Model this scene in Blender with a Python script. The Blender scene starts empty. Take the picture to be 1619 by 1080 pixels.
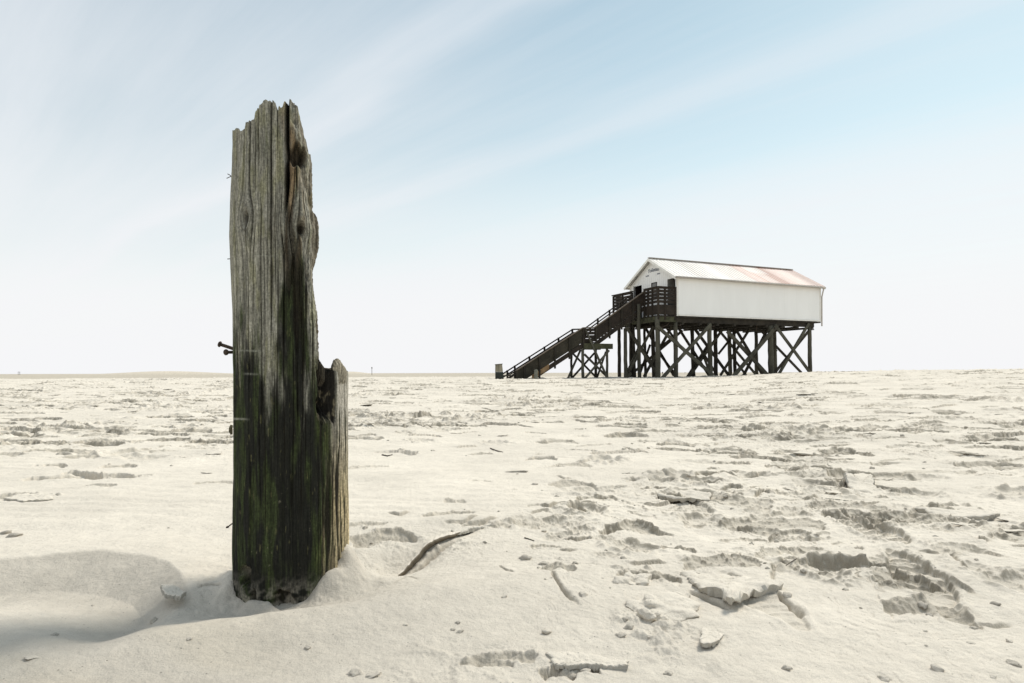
import bpy, bmesh, math, random
import numpy as np
from mathutils import Vector, Matrix, noise as mnoise
from math import radians, sin, cos, pi

# ------------------------------------------------------------------ camera, sky, sun
scene = bpy.context.scene
COL = scene.collection
F, CX, HY, EYE = 990.0, 809.5, 589.4, 0.55     # photo focal length / horizon in photo pixels, eye height

cd = bpy.data.cameras.new("camera"); cam = bpy.data.objects.new("camera", cd); COL.objects.link(cam)
cd.sensor_width = 36.0; cd.lens = 36.0 * F / 1619.0
cd.shift_y = (HY - 540.0) / 1619.0
cd.clip_start = 0.02; cd.clip_end = 20000
cam.location = (0, 0, EYE); cam.rotation_euler = (radians(90), radians(0.0), 0)
cam.rotation_euler = (Matrix.Rotation(radians(90), 3, 'X') @ Matrix.Rotation(radians(-0.13), 3, 'Z')).to_euler()
scene.camera = cam

SUN_AZ = math.atan2(0.70, 0.71)      # clockwise from +Y
SUN_EL = radians(50)
w = bpy.data.worlds.new("World"); scene.world = w; w.use_nodes = True
nt = w.node_tree; nt.nodes.clear()
def N(t, **k):
    n = nt.nodes.new(t)
    for a, b in k.items(): setattr(n, a, b)
    return n
def L(a, b): nt.links.new(a, b)
def M2(op, a, b=None, clamp=False):
    n = N('ShaderNodeMath', operation=op, use_clamp=clamp)
    for i, x in enumerate((a, b)):
        if x is None: continue
        if isinstance(x, (int, float)): n.inputs[i].default_value = x
        else: L(x, n.inputs[i])
    return n.outputs[0]
def ramp(x, stops, interp='LINEAR'):
    n = N('ShaderNodeValToRGB'); L(x, n.inputs[0]); cr = n.color_ramp; cr.interpolation = interp
    while len(cr.elements) < len(stops): cr.elements.new(0.5)
    for e, (p, c) in zip(cr.elements, stops):
        e.position = p; e.color = (c, c, c, 1) if isinstance(c, (int, float)) else (*c, 1)
    return n.outputs[0]
sky = N('ShaderNodeTexSky', sky_type='NISHITA'); sky.sun_disc = False
sky.sun_elevation = SUN_EL; sky.sun_rotation = SUN_AZ; sky.dust_density = 0.3; sky.ozone_density = 1.6
tc = N('ShaderNodeTexCoord'); sep = N('ShaderNodeSeparateXYZ'); L(tc.outputs['Generated'], sep.inputs[0])
zc = M2('MAXIMUM', sep.outputs[2], 0.03)
ax = M2('ADD', M2('MULTIPLY', sep.outputs[0], 0.714), M2('MULTIPLY', sep.outputs[1], 0.700))   # across the cirrus streaks
al = M2('ADD', M2('MULTIPLY', sep.outputs[0], -0.700), M2('MULTIPLY', sep.outputs[1], 0.714))  # along them
tt = M2('DIVIDE', ax, zc); ss = M2('DIVIDE', al, zc)
def cn(kt, ks, detail, rough, off):
    c = N('ShaderNodeCombineXYZ'); L(M2('MULTIPLY', tt, kt), c.inputs[0]); L(M2('MULTIPLY', ss, ks), c.inputs[1]); c.inputs[2].default_value = off
    n = N('ShaderNodeTexNoise'); n.inputs['Scale'].default_value = 1; n.inputs['Detail'].default_value = detail
    n.inputs['Roughness'].default_value = rough; L(c.outputs[0], n.inputs['Vector']); return n.outputs[0]
n1 = cn(0.8, 0.5, 4, 0.5, 3.1); n2 = cn(3.4, 0.30, 7, 0.60, 7.7); n3 = cn(11.0, 0.9, 8, 0.65, 1.3)
tw = M2('ADD', tt, M2('MULTIPLY', M2('SUBTRACT', n1, 0.5), 0.55))
band = ramp(M2('DIVIDE', tw, 5.0), [(0.0, 0.42), (0.12, 0.18), (0.20, 0.28), (0.245, 0.54), (0.275, 0.14), (0.34, 0.06),
                                    (0.40, 0.36), (0.44, 0.06), (0.54, 0.0), (0.60, 0.20), (0.68, 0.52), (0.82, 0.7), (1.0, 0.75)], 'EASE')
cl = M2('ADD', band, M2('MULTIPLY', M2('SUBTRACT', n2, 0.5), 0.62))
cl = M2('ADD', cl, M2('MULTIPLY', M2('SUBTRACT', n3, 0.5), 0.34), clamp=True)
leftw = M2('MULTIPLY', ramp(M2('ADD', M2('MULTIPLY', sep.outputs[0], 0.5), 0.5), [(0.1, 0.46), (0.35, 0.30), (0.5, 0.08), (0.62, 0.0)]), 1.0)
cl = M2('ADD', cl, leftw, clamp=True)
haze = ramp(sep.outputs[2], [(0.0, 1.0), (0.08, 0.96), (0.20, 0.66), (0.36, 0.32), (0.52, 0.12), (1.0, 0.0)], 'EASE')
tint = N('ShaderNodeMix', data_type='RGBA', blend_type='MULTIPLY'); tint.inputs[0].default_value = 1
L(sky.outputs[0], tint.inputs[6]); tint.inputs[7].default_value = (1.20, 1.20, 0.88, 1)
mixc = N('ShaderNodeMix', data_type='RGBA'); L(M2('MULTIPLY', cl, 0.85), mixc.inputs[0]); L(tint.outputs[2], mixc.inputs[6])
mixc.inputs[7].default_value = (5.55, 5.85, 6.2, 1)
mixh = N('ShaderNodeMix', data_type='RGBA'); L(haze, mixh.inputs[0]); L(mixc.outputs[2], mixh.inputs[6])
mixh.inputs[7].default_value = (6.3, 6.32, 6.42, 1)
bg = N('ShaderNodeBackground'); bg.inputs[1].default_value = 0.10; L(mixh.outputs[2], bg.inputs[0])
wo = N('ShaderNodeOutputWorld'); L(bg.outputs[0], wo.inputs[0])

sd = bpy.data.lights.new("sun", 'SUN'); sun = bpy.data.objects.new("sun", sd); COL.objects.link(sun)
sd.energy = 2.2; sd.angle = radians(18); sd.color = (1.0, 0.948, 0.865)
sdir = Vector((sin(SUN_AZ) * cos(SUN_EL), cos(SUN_AZ) * cos(SUN_EL), sin(SUN_EL)))
sun.rotation_euler = sdir.to_track_quat('Z', 'Y').to_euler(); sun.location = (6, 4, 12)
vs = scene.view_settings; vs.view_transform = 'Standard'; vs.look = 'None'; vs.gamma = 1; vs.exposure = 0.55
vs.use_curve_mapping = False

# ------------------------------------------------------------------ numpy noise
_rng = np.random.RandomState(11)
_perm = _rng.permutation(256).astype(np.int64); _perm = np.concatenate([_perm, _perm])
_ga = _rng.rand(256) * 2 * pi; _gx, _gy = np.cos(_ga), np.sin(_ga)
def perlin(x, y, seed=0):
    x = x + seed * 17.31; y = y + seed * 9.77
    xi = np.floor(x).astype(np.int64); yi = np.floor(y).astype(np.int64)
    xf = x - xi; yf = y - yi; xi &= 255; yi &= 255; x1 = (xi + 1) & 255; y1 = (yi + 1) & 255
    u = xf * xf * xf * (xf * (xf * 6 - 15) + 10); v = yf * yf * yf * (yf * (yf * 6 - 15) + 10)
    def g(ix, iy, fx, fy):
        h = _perm[_perm[ix] + iy]; return _gx[h] * fx + _gy[h] * fy
    a = g(xi, yi, xf, yf); b = g(x1, yi, xf - 1, yf); c = g(xi, y1, xf, yf - 1); d = g(x1, y1, xf - 1, yf - 1)
    a += u * (b - a); c += u * (d - c)
    return (a + v * (c - a)) * 1.5
def fbm(x, y, o=3, seed=0, gain=0.5):
    s = 0; a = 1.0; f = 1.0
    for i in range(o):
        s = s + a * perlin(x * f, y * f, seed + i); a *= gain; f *= 2.03
    return s
def sst(a, b, x):
    t = np.clip((x - a) / (b - a), 0, 1); return t * t * (3 - 2 * t)
def W(px, py, z=0.0):
    Y = (EYE - z) * F / (py - HY); return (px - CX) / F * Y, Y

# ------------------------------------------------------------------ materials
def mat(name, col, rough=0.8, col2=None, scale=5.0, bump=0.0, bscale=40.0, stretch=(1, 1, 1), detail=6, spec=0.3, metal=0.0, contrast=(0.35, 0.65), coords='Object', bdist=0.01):
    m = bpy.data.materials.new(name); m.use_nodes = True; t = m.node_tree; b = t.nodes['Principled BSDF']
    b.inputs['Base Color'].default_value = (*col, 1); b.inputs['Roughness'].default_value = rough
    b.inputs['Specular IOR Level'].default_value = spec; b.inputs['Metallic'].default_value = metal
    c = t.nodes.new('ShaderNodeTexCoord'); mp = t.nodes.new('ShaderNodeMapping'); mp.inputs['Scale'].default_value = stretch
    t.links.new(c.outputs[coords], mp.inputs[0])
    if col2 is not None:
        n = t.nodes.new('ShaderNodeTexNoise'); n.inputs['Scale'].default_value = scale; n.inputs['Detail'].default_value = detail; n.inputs['Roughness'].default_value = .6
        t.links.new(mp.outputs[0], n.inputs['Vector'])
        r = t.nodes.new('ShaderNodeValToRGB'); r.color_ramp.elements[0].position = contrast[0]; r.color_ramp.elements[1].position = contrast[1]
        r.color_ramp.elements[0].color = (*col, 1); r.color_ramp.elements[1].color = (*col2, 1)
        t.links.new(n.outputs[0], r.inputs[0]); t.links.new(r.outputs[0], b.inputs['Base Color'])
    if bump:
        n = t.nodes.new('ShaderNodeTexNoise'); n.inputs['Scale'].default_value = bscale; n.inputs['Detail'].default_value = 5
        t.links.new(mp.outputs[0], n.inputs['Vector']); bp = t.nodes.new('ShaderNodeBump'); bp.inputs['Strength'].default_value = bump; bp.inputs['Distance'].default_value = bdist
        t.links.new(n.outputs[0], bp.inputs['Height']); t.links.new(bp.outputs[0], b.inputs['Normal'])
    return m

def sand_material():
    m = bpy.data.materials.new('sand'); m.use_nodes = True; t = m.node_tree; b = t.nodes['Principled BSDF']
    b.inputs['Roughness'].default_value = 0.95; b.inputs['Specular IOR Level'].default_value = 0.12
    at = t.nodes.new('ShaderNodeAttribute'); at.attribute_name = 'tone'
    geo = t.nodes.new('ShaderNodeNewGeometry')
    def noise(s, d, r=.6):
        n = t.nodes.new('ShaderNodeTexNoise'); n.inputs['Scale'].default_value = s; n.inputs['Detail'].default_value = d; n.inputs['Roughness'].default_value = r
        t.links.new(geo.outputs['Position'], n.inputs['Vector']); return n.outputs[0]
    def mm(op, a, c):
        n = t.nodes.new('ShaderNodeMath'); n.operation = op
        for i, x in enumerate((a, c)):
            if isinstance(x, (int, float)): n.inputs[i].default_value = x
            else: t.links.new(x, n.inputs[i])
        return n.outputs[0]
    grain = noise(420, 3, .8); mid = noise(24, 6); big = noise(2.2, 5)
    f = mm('ADD', mm('MULTIPLY', mm('SUBTRACT', grain, .5), .75), 1.0)
    f = mm('MULTIPLY', f, mm('ADD', mm('MULTIPLY', mm('SUBTRACT', mid, .5), .30), 1.0))
    f = mm('MULTIPLY', f, mm('ADD', mm('MULTIPLY', mm('SUBTRACT', big, .5), .38), 1.0))
    # sparse dark mineral specks
    sp = t.nodes.new('ShaderNodeTexVoronoi'); sp.inputs['Scale'].default_value = 95; t.links.new(geo.outputs['Position'], sp.inputs['Vector'])
    cell = t.nodes.new('ShaderNodeSeparateColor'); t.links.new(sp.outputs['Color'], cell.inputs[0])
    spk = mm('MULTIPLY', mm('LESS_THAN', sp.outputs['Distance'], .17), mm('GREATER_THAN', cell.outputs[0], .93))
    f = mm('MULTIPLY', f, mm('SUBTRACT', 1.0, mm('MULTIPLY', spk, .45)))
    mx = t.nodes.new('ShaderNodeMix'); mx.data_type = 'RGBA'; mx.blend_type = 'MULTIPLY'; mx.inputs[0].default_value = 1
    t.links.new(at.outputs['Color'], mx.inputs[6])
    cb = t.nodes.new('ShaderNodeCombineColor'); [t.links.new(f, cb.inputs[i]) for i in range(3)]
    t.links.new(cb.outputs[0], mx.inputs[7]); t.links.new(mx.outputs[2], b.inputs['Base Color'])
    b1 = t.nodes.new('ShaderNodeBump'); b1.inputs['Strength'].default_value = .6; b1.inputs['Distance'].default_value = .0022; t.links.new(grain, b1.inputs['Height'])
    b2 = t.nodes.new('ShaderNodeBump'); b2.inputs['Strength'].default_value = .7; b2.inputs['Distance'].default_value = .008; t.links.new(noise(60, 5), b2.inputs['Height'])
    t.links.new(b2.outputs[0], b1.inputs['Normal']); t.links.new(b1.outputs[0], b.inputs['Normal'])
    return m
MSAND = sand_material()
SAND = np.array([0.722, 0.660, 0.560])

# ------------------------------------------------------------------ helpers for things
def tag(o, label=None, cat=None, group=None, kind=None):
    if label: o['label'] = label
    if cat: o['category'] = cat
    if group: o['group'] = group
    if kind: o['kind'] = kind
    return o
def empty(name, loc, label, cat, group=None):
    o = bpy.data.objects.new(name, None); COL.objects.link(o); o.location = loc; o.empty_display_size = 0.2
    return tag(o, label, cat, group)
def mesh_obj(name, verts, faces, material, parent=None, smooth=False, origin=None):
    me = bpy.data.meshes.new(name)
    off = Vector(origin) if origin is not None else (Vector(parent_world(parent)) if parent else Vector((0, 0, 0)))
    me.from_pydata([tuple(Vector(v) - off) for v in verts], [], faces); me.update()
    bm = bmesh.new(); bm.from_mesh(me); bmesh.ops.recalc_face_normals(bm, faces=bm.faces); bm.to_mesh(me); bm.free()
    me.materials.append(material)
    if smooth: me.polygons.foreach_set('use_smooth', [True] * len(me.polygons))
    o = bpy.data.objects.new(name, me); COL.objects.link(o)
    if parent: o.parent = parent
    elif origin is not None: o.location = origin
    return o
def parent_world(p):
    v = Vector((0, 0, 0))
    while p: v += p.location; p = p.parent
    return v
class MB:
    def __init__(s): s.v = []; s.f = []
    def add(s, V, Fs):
        n = len(s.v); s.v += [tuple(p) for p in V]; s.f += [tuple(i + n for i in f) for f in Fs]
    def hexa(s, c):   # 8 corners: bottom 4 ccw, top 4 ccw
        s.add(c, [(0, 3, 2, 1), (4, 5, 6, 7), (0, 1, 5, 4), (1, 2, 6, 5), (2, 3, 7, 6), (3, 0, 4, 7)])
    def hbox(s, s0, s1, v0, v1, z0, z1):
        s.hexa([hp(a, b, z) for z in (z0, z1) for a, b in ((s0, v0), (s1, v0), (s1, v1), (s0, v1))])
    def bar(s, a, b, wd, ht, up=(0, 0, 1)):   # rectangular bar
        a = Vector(a); b = Vector(b); d = (b - a).normalized(); up = Vector(up)
        x = d.cross(up)
        if x.length < 1e-3: x = d.cross(Vector((0, 1, 0)))
        x.normalize(); y = x.cross(d)
        c = [p + x * i * wd / 2 + y * j * ht / 2 for p in (a, b) for i, j in ((-1, -1), (1, -1), (1, 1), (-1, 1))]
        s.hexa(c)
    def tube(s, pts, rad, n=10, wob=0.0, seed=0):
        pts = [Vector(p) for p in pts]; rad = rad if isinstance(rad, (list, tuple)) else [rad] * len(pts)
        V = []; rnd = random.Random(seed)
        for i, p in enumerate(pts):
            d = (pts[min(i + 1, len(pts) - 1)] - pts[max(i - 1, 0)]).normalized()
            x = d.cross(Vector((0.3, 0.9, 0.1))).normalized(); y = d.cross(x)
            for k in range(n):
                a = 2 * pi * k / n; r = rad[i] * (1 + wob * (rnd.random() - .5)); V.append(p + x * cos(a) * r + y * sin(a) * r)
        Fs = [(i * n + k, i * n + (k + 1) % n, (i + 1) * n + (k + 1) % n, (i + 1) * n + k) for i in range(len(pts) - 1) for k in range(n)]
        Fs += [tuple(range(n))[::-1], tuple((len(pts) - 1) * n + k for k in range(n))]
        s.add(V, Fs)
    def build(s, name, m, parent=None, smooth=False, origin=None):
        return mesh_obj(name, s.v, s.f, m, parent, smooth, origin)

# hut frame: s along the long wall, v across, in units where near corner is 40 away; K brings it to real size
K = 0.8
TH = radians(23); UX, UY, VX, VY = cos(TH), sin(TH), -sin(TH), cos(TH); HX0, HY0 = 10.55, 40.0
def hp(s, v, z): return Vector((K * (HX0 + UX * s + VX * v), K * (HY0 + UY * s + VY * v), EYE + K * (z - EYE)))
def s_at(px, v):
    q = (px - CX) / F
    return (q * (HY0 + VY * v) - HX0 - VX * v) / (UX - q * UY)
def hpx(px, py, v):     # point of the plane v seen at a place in the photo
    s = s_at(px, v); Y = HY0 + UY * s + VY * v
    return hp(s, v, EYE + (589.0 - py) / F * Y)

# ------------------------------------------------------------------ the sand
th_in = np.radians(np.linspace(-47, 47, 1560))
th_out = np.radians(np.concatenate([np.arange(48.5, 311, 3.5)]))
THS = np.concatenate([th_in, th_out]); NT = len(THS)          # clockwise from +Y
RS = [0.28]
while RS[-1] < 6500:
    r = RS[-1]; RS.append(r * (1.02 if r < .8 else 1.0027 if r < 9 else 1.0036 if r < 45 else 1.012 if r < 300 else 1.06))
RS = np.array(RS); NR = len(RS)
R2, T2 = np.meshgrid(RS, THS, indexing='ij'); GX = R2 * np.sin(T2); GY = R2 * np.cos(T2)
PXC, PYC, PR = -0.598, 1.70, 0.145                             # the old post

def azq(X, Y): return np.where(Y > 0.05, X / np.maximum(Y, 0.05), np.sign(X) * 5)
def macro(X, Y):
    D = np.hypot(X, Y); q = np.clip(azq(X, Y), -1.2, 1.2)
    px = CX + F * q
    yc = np.interp(px, [-300, 900, 1040, 1130, 1200, 1290, 1400, 1619, 2000], [8.4, 8.4, 8.2, 7.2, 4.2, 0.6, -1.4, -2.6, -3.0])   # crest below the horizon line, photo px
    Dc = 33.0
    zc_ = EYE - yc / F * Dc
    rise = sst(2.0, 34, D) * .6 + .4 * np.clip((D - 2) / 32, 0, 1)
    z = zc_ * rise
    fall = sst(38, 95, D) * np.where(px > 1250, 1, 1)
    z = z * (1 - fall) - 0.75 * fall
    # low mounds far off
    z = z + 4.0 * np.exp(-((px - 265) / 95) ** 2) * sst(450, 800, D) * (1 - sst(1400, 2200, D)) * (Y > 0)
    z = z + 3.2 * np.exp(-((px - 555) / 28) ** 2) * sst(450, 800, D) * (1 - sst(1400, 2200, D)) * (Y > 0)
    return z
H = macro(GX, GY)
near = 1 - sst(40, 90, R2)
# foreground shapes
def gauss(x0, y0, ax_, ay_, ang=0.0, p=1.0):
    dx = GX - x0; dy = GY - y0; c, s = cos(ang), sin(ang); u = (dx * c + dy * s) / ax_; v = (-dx * s + dy * c) / ay_
    return np.exp(-(u * u + v * v) ** p)
dpost = np.hypot(GX - PXC, GY - PYC)
Ycr = np.interp(GX, [-2.4, -1.8, -1.47, -1.25, -1.1, -.98, -.90, -.82, -.76], [1.74, 1.78, 1.83, 1.89, 1.86, 1.79, 1.70, 1.60, 1.50]) + .008 * perlin(GX * 5, GX * 0, 2)
tb = Ycr - GY; wb = sst(-.76, -.92, GX) * sst(-3.0, -2.0, GX)
bowl_face = wb * np.clip(tb / .17, 0, 1) * (1 - sst(.17, .52, tb))
H += wb * .020 * np.exp(-(np.maximum(-tb, 0) / .22) ** 2) * (1 - sst(.0, .4, tb)) - .056 * bowl_face    # sharp-crested lee slope left of the post
H -= 0.040 * gauss(-.62, 1.52, .30, .12, .12)                         # scour round the foot
H -= 0.055 * gauss(-.37, 1.88, .13, .11, .9)                         # hollow right of the post
H += 0.020 * gauss(-.25, 2.28, .22, .09, .15)                         # its far rim
H += 0.075 * gauss(-.475, 1.70, .070, .11, .1) * (1 + .25 * perlin(GX * 16, GY * 16, 4))                        # drift piled on the right of the foot
H += 0.030 * gauss(-.55, 1.34, .60, .11, .42)                         # foreground bank
H += 0.012 * gauss(-.2, 1.55, .22, .10, .9)
H += 0.010 * gauss(.1, 1.4, .5, .3)
H += 0.020 * np.exp(-((dpost - .155) / .03) ** 2) * sst(-.2, .25, perlin(GX * 9, GY * 9, 5))
print('macro')
# zones: how trampled the sand is
pxn = CX + F * np.clip(azq(GX, GY), -1.4, 1.4)
m_right = sst(-.15, .35, GX / np.maximum(R2, .3) + .35 * perlin(GX * .7, GY * .5, 3) + .02)
m_far = sst(3.4, 6.5, R2 + 1.4 * perlin(GX * .5, GY * .4, 8))
patch = sst(-.15, .35, fbm(GX * .55, GY * .45, 2, 21))
rough = np.clip(np.maximum(m_right * (.85 + .15 * sst(2.5, 4, R2)), m_far) * (0.45 + .55 * patch), 0, 1)
rough *= 1 - .96 * sst(2.6, 1.7, R2) * sst(.02, -.15, GX / np.maximum(R2, .3))
calm = np.exp(-(((pxn - 690) / 150) ** 2)) * sst(2.2, 2.7, R2) * (1 - sst(4.5, 7, R2)); rough *= 1 - .7 * calm
fld = np.clip(R2, 1, 26)
# gentle undulation
H += (.014 * fbm(GX * .9, GY * .9, 3, 31) + .008 * rough * fbm(GX * 3.1, GY * 3.1, 3, 35) - .006 * np.clip(rough * 1.3, 0, 1) * np.abs(fbm(GX * 6.3, GY * 6.8, 3, 37)) * (1 - sst(4, 8, R2))) * near * sst(.9, 2.2, R2 + .6 * sst(-.1, .3, GX))
H += .0045 * fbm(GX * 4.5, GY * 6.0, 3, 41) * near
# wind ripples in the calm parts
rip = np.sin((GY * 62 + GX * 9) + 5 * perlin(GX * 1.4, GY * 2.2, 44)) * sst(0, .5, perlin(GX * .8, GY * .8, 46))
H += .0017 * rip * (1 - rough) * (1 - sst(4, 9, R2)) * sst(1.9, 2.3, R2)
print('undul')
# broken crust: ledges with a steep side
wx = GX + .12 * perlin(GX * 4, GY * 4, 51) + .022 * perlin(GX * 21, GY * 21, 52); wy = GY + .12 * perlin(GX * 4, GY * 4, 53) + .022 * perlin(GX * 21, GY * 21, 54)
ledge = np.zeros_like(H)
for sc, amp, sd_, lim in ((1.5, .010, 61, 1), (3.6, .009, 67, 1), (8.5, .006, 71, 12)):
    n_ = fbm(wx * sc * .8, wy * sc * 1.25, 3, sd_, .55)
    k = n_ * 2.1; fr = k - np.floor(k); st = sst(.0, .06, fr) * (1 - fr) * 1.0      # sharp rise, slow fall
    msk = sst(.10, .42, fbm(GX * sc * .42, GY * sc * .42, 2, sd_ + 5))
    a = amp * (.75 + .14 * np.maximum(fld - 2, 0))
    ledge += a * st * msk * rough * ((sst(2.2, 3.5, R2) if sc < 2 else 1) if lim == 1 else (1 - sst(6, lim, R2)))
H += ledge * near
# crumbs raised in clusters
lump = np.maximum(0, fbm(GX * 17, GY * 17, 2, 81) - .35) * sst(.1, .45, fbm(GX * 1.7, GY * 1.7, 2, 85))
H += .012 * lump * rough * (1 - sst(5, 11, R2))
lump2 = np.maximum(0, fbm(GX * 4.6, GY * 5.5, 3, 91, .6) - .32) * sst(.0, .4, fbm(GX * .5, GY * .5, 2, 95))
H += .075 * lump2 * sst(3, 8, R2) * near * rough
print('ledges')
# dents and footprints
rnd = random.Random(5)
damp_shade = np.zeros_like(H); dist = np.zeros_like(H)  # first mask: moist tone plus shade painted into dents, slip faces and cracks
def window(x, y, rad):
    D = math.hypot(x, y); a = math.atan2(x, y); da = math.asin(min(.99, rad / D))
    i0, i1 = np.searchsorted(RS, [D - rad, D + rad]); j0, j1 = np.searchsorted(th_in, [a - da, a + da])
    return slice(max(i0, 0), i1), slice(max(j0, 0), j1)
def dent(x, y, a, b, ang, depth, seed, rim=.35, sharp=1.6):
    w_ = window(x, y, max(a, b) * 2.3)
    X = GX[w_]; Y = GY[w_]
    if X.size == 0: return
    dx = X - x; dy = Y - y; c, s = cos(ang), sin(ang); u = (dx * c + dy * s) / a; v = (-dx * s + dy * c) / b
    rr = np.hypot(u, v) + .30 * perlin(X / a * .9 + seed, Y / a * .9, 3) + .10 * perlin(X / a * 3 + seed, Y / a * 3, 9)
    rr = np.maximum(rr, 0)
    H[w_] += -depth * np.exp(-rr ** (2 * sharp)) + depth * rim * np.exp(-((rr - 1.25) / .26) ** 2) * (1 + .9 * perlin(X / a * 2.2, Y / a * 2.2, seed))
    damp_shade[w_] = np.maximum(damp_shade[w_], .5 * np.exp(-rr ** 4))
def dent(x, y, a, b, ang, depth, seed, rim=.35, sharp=1.6):
    w_ = window(x, y, max(a, b) * 2.6); X = GX[w_]; Y = GY[w_]
    if X.size == 0: return
    dx = X - x; dy = Y - y; c, s_ = cos(ang), sin(ang); u = (dx * c + dy * s_) / a; v = (-dx * s_ + dy * c) / b
    rr = np.maximum(np.hypot(u, v * (1 + .25 * np.sign(v))) + .38 * perlin(X / a * .9 + seed, Y / a * .9, 3) + .16 * perlin(X / a * 2.6 + seed, Y / a * 2.6, 9), 0)
    H[w_] += -depth * np.exp(-rr ** (2 * sharp)) + depth * rim * np.exp(-((rr - 1.25) / .30) ** 2) * (1 + 1.2 * perlin(X / a * 2.6, Y / a * 2.6, seed))
    damp_shade[w_] = np.maximum(damp_shade[w_], .30 * np.exp(-rr ** 4)); dist[w_] = np.maximum(dist[w_], np.exp(-(u * u + v * v) * .45))
def slip(x, y, a, b, depth, ang, seed, L_=.38, tone=.5):
    """wind-blown hollow: sharp crest on the far side, smooth slip face below it, shallow floor"""
    w_ = window(x, y, max(a, b) * 2.4); X = GX[w_]; Y = GY[w_]
    if X.size == 0: return
    dx = X - x; dy = Y - y; c, s_ = cos(ang), sin(ang); u = (dx * c + dy * s_) / a; v = (-dx * s_ + dy * c) / b
    u = u + .40 * perlin(X / a * .8 + seed, Y / a * .8, 3) + .10 * perlin(X / b * 2.6 + seed, Y / b * 2.6, 13); v = v + .45 * perlin(X / b * .8 + seed, Y / b * .8, 9) + .10 * perlin(X / b * 2.6 + seed, Y / b * 2.6, 5)
    dist[w_] = np.maximum(dist[w_], np.exp(-(u * u + v * v) * .45))
    rimk = .15 + .3 * ((seed * 37) % 10) / 10
    win = np.clip(1 - u * u, 0, 1) ** .7; t = .75 * win - v
    f = np.clip(t / (L_ * (.4 + .6 * win)), 0, 1) * (1 - sst(.45, 1.7, t)) * sst(0, .25, win)
    H[w_] += -depth * f + depth * rimk * np.exp(-np.maximum(-t, 0) * 3.2) * (t < 0) * sst(0, .3, win) + depth * rimk * np.exp(-np.maximum(t, 0) / .03) * (t >= 0) * sst(0, .3, win)
    face = sst(0, .02, t) * (1 - sst(L_, L_ * 1.6, t)) * sst(.05, .3, win)
    damp_shade[w_] = np.maximum(damp_shade[w_], tone * face)
def at_grid(x, y):
    return min(np.searchsorted(RS, math.hypot(x, y)), NR - 1), min(np.searchsorted(th_in, math.atan2(x, y)), 1559)
for px_, py_, w_px in [(115, 640, 60), (205, 628, 70), (25, 690, 90), (150, 703, 90), (262, 697, 70), (90, 738, 50), (300, 682, 60), (185, 737, 56), (240, 690, 40), (60, 668, 60), (330, 668, 50), (130, 725, 60), (200, 612, 50), (300, 640, 46),
                       (560, 655, 44), (600, 640, 36), (660, 662, 40), (720, 674, 34), (580, 690, 30), (640, 688, 30), (770, 655, 40), (830, 660, 36), (870, 640, 50), (930, 665, 50), (760, 720, 40), (880, 700, 60), (990, 690, 70), (640, 630, 40), (700, 640, 30)]:
    x, y = W(px_, py_); a_ = w_px / 2 / F * y; slip(x, y, a_, a_ * rnd.uniform(.5, .9), min(.055, a_ * rnd.uniform(.16, .28)), rnd.uniform(-.3, .3), rnd.randint(0, 200), rnd.choice((.2, .4, .8)), .8)
cnt = 0
while cnt < 4600:
    cnt += 1; D = 1.75 * (34 / 1.75) ** (rnd.random() ** .62); a = radians(rnd.uniform(-44, 44)); x, y = D * sin(a), D * cos(a)
    i, j = at_grid(x, y)
    if rnd.random() > rough[i, j] * .85 * (1 if D > 3.5 else .95) + .012 + .10 * min(1, max(0, (D - 3.5) / 3)): continue
    sz = (.014 + .075 * rnd.random() ** 2.2) * (1 + .14 * max(D - 2, 0) ** .9)
    if rnd.random() < (.55 if D < 4 else .25):
        dent(x, y, sz * rnd.uniform(.8, 1.5), sz * rnd.uniform(.6, 1.0), rnd.uniform(-.7, .7), sz * rnd.uniform(.12, .24), rnd.randint(0, 200), rnd.uniform(.2, .7), rnd.uniform(1.0, 2.6)); continue
    slip(x, y, sz * rnd.uniform(.9, 2.6), sz * rnd.uniform(.5, 1.1), sz * rnd.uniform(.14, .30) * (1 + .035 * D), rnd.uniform(-.6, .6), rnd.randint(0, 200), rnd.choice((.12, .2, .35, .6, 1.0) if D > 4 else (.35, .6, 1.0, 1.3)), rnd.uniform(.3, .9))
def dpx(px, py, wpx, depth, asp=.7, ang=0.0, seed=1, rim=.35, sharp=1.6):
    x, y = W(px, py); a_ = wpx / 2 / F * y; slip(x, y, a_ * 1.1, a_ * asp, min(depth * .75, a_ * .45), -ang, seed, .75, .75)
dpx(997, 834, 90, .035, .75, 0, 4); dpx(905, 767, 64, .028, .8, 0, 6); dpx(1068, 708, 46, .05, .8, 0, 7); dpx(855, 729, 46, .045, .7, 0, 8)
dpx(1360, 772, 92, .055, .9, -.3, 12); dpx(1270, 745, 70, .04, .8, 0, 13); dpx(1320, 718, 56, .05, .8, 0, 14); dpx(1335, 690, 48, .06, .8, 0, 15)
dpx(1480, 812, 110, .02, .6, 0, 17); dpx(35, 787, 90, .030, .6, .2, 18); dpx(15, 722, 60, .03, .6, .2, 19); dpx(715, 820, 26, .02, .8, 0, 20)
dpx(1170, 850, 70, .014, .5, -.2, 22); dpx(345, 765, 60, .012, .5, 0, 23); dpx(800, 1045, 80, .012, .5, 0, 24); dpx(575, 829, 60, .008, .5, 0, 25)
dpx(880, 1068, 50, .018, .7, 0, 26); dpx(1255, 900, 70, .012, .9, 0, 27)
dpx(598, 846, 84, .036, .8, -.4, 31); dpx(1130, 890, 110, .020, .6, 0, 32); dpx(1020, 915, 80, .022, .8, 0, 33); dpx(885, 905, 50, .016, 1.0, .5, 34); dpx(760, 1050, 90, .010, .5, 0, 35)
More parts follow.
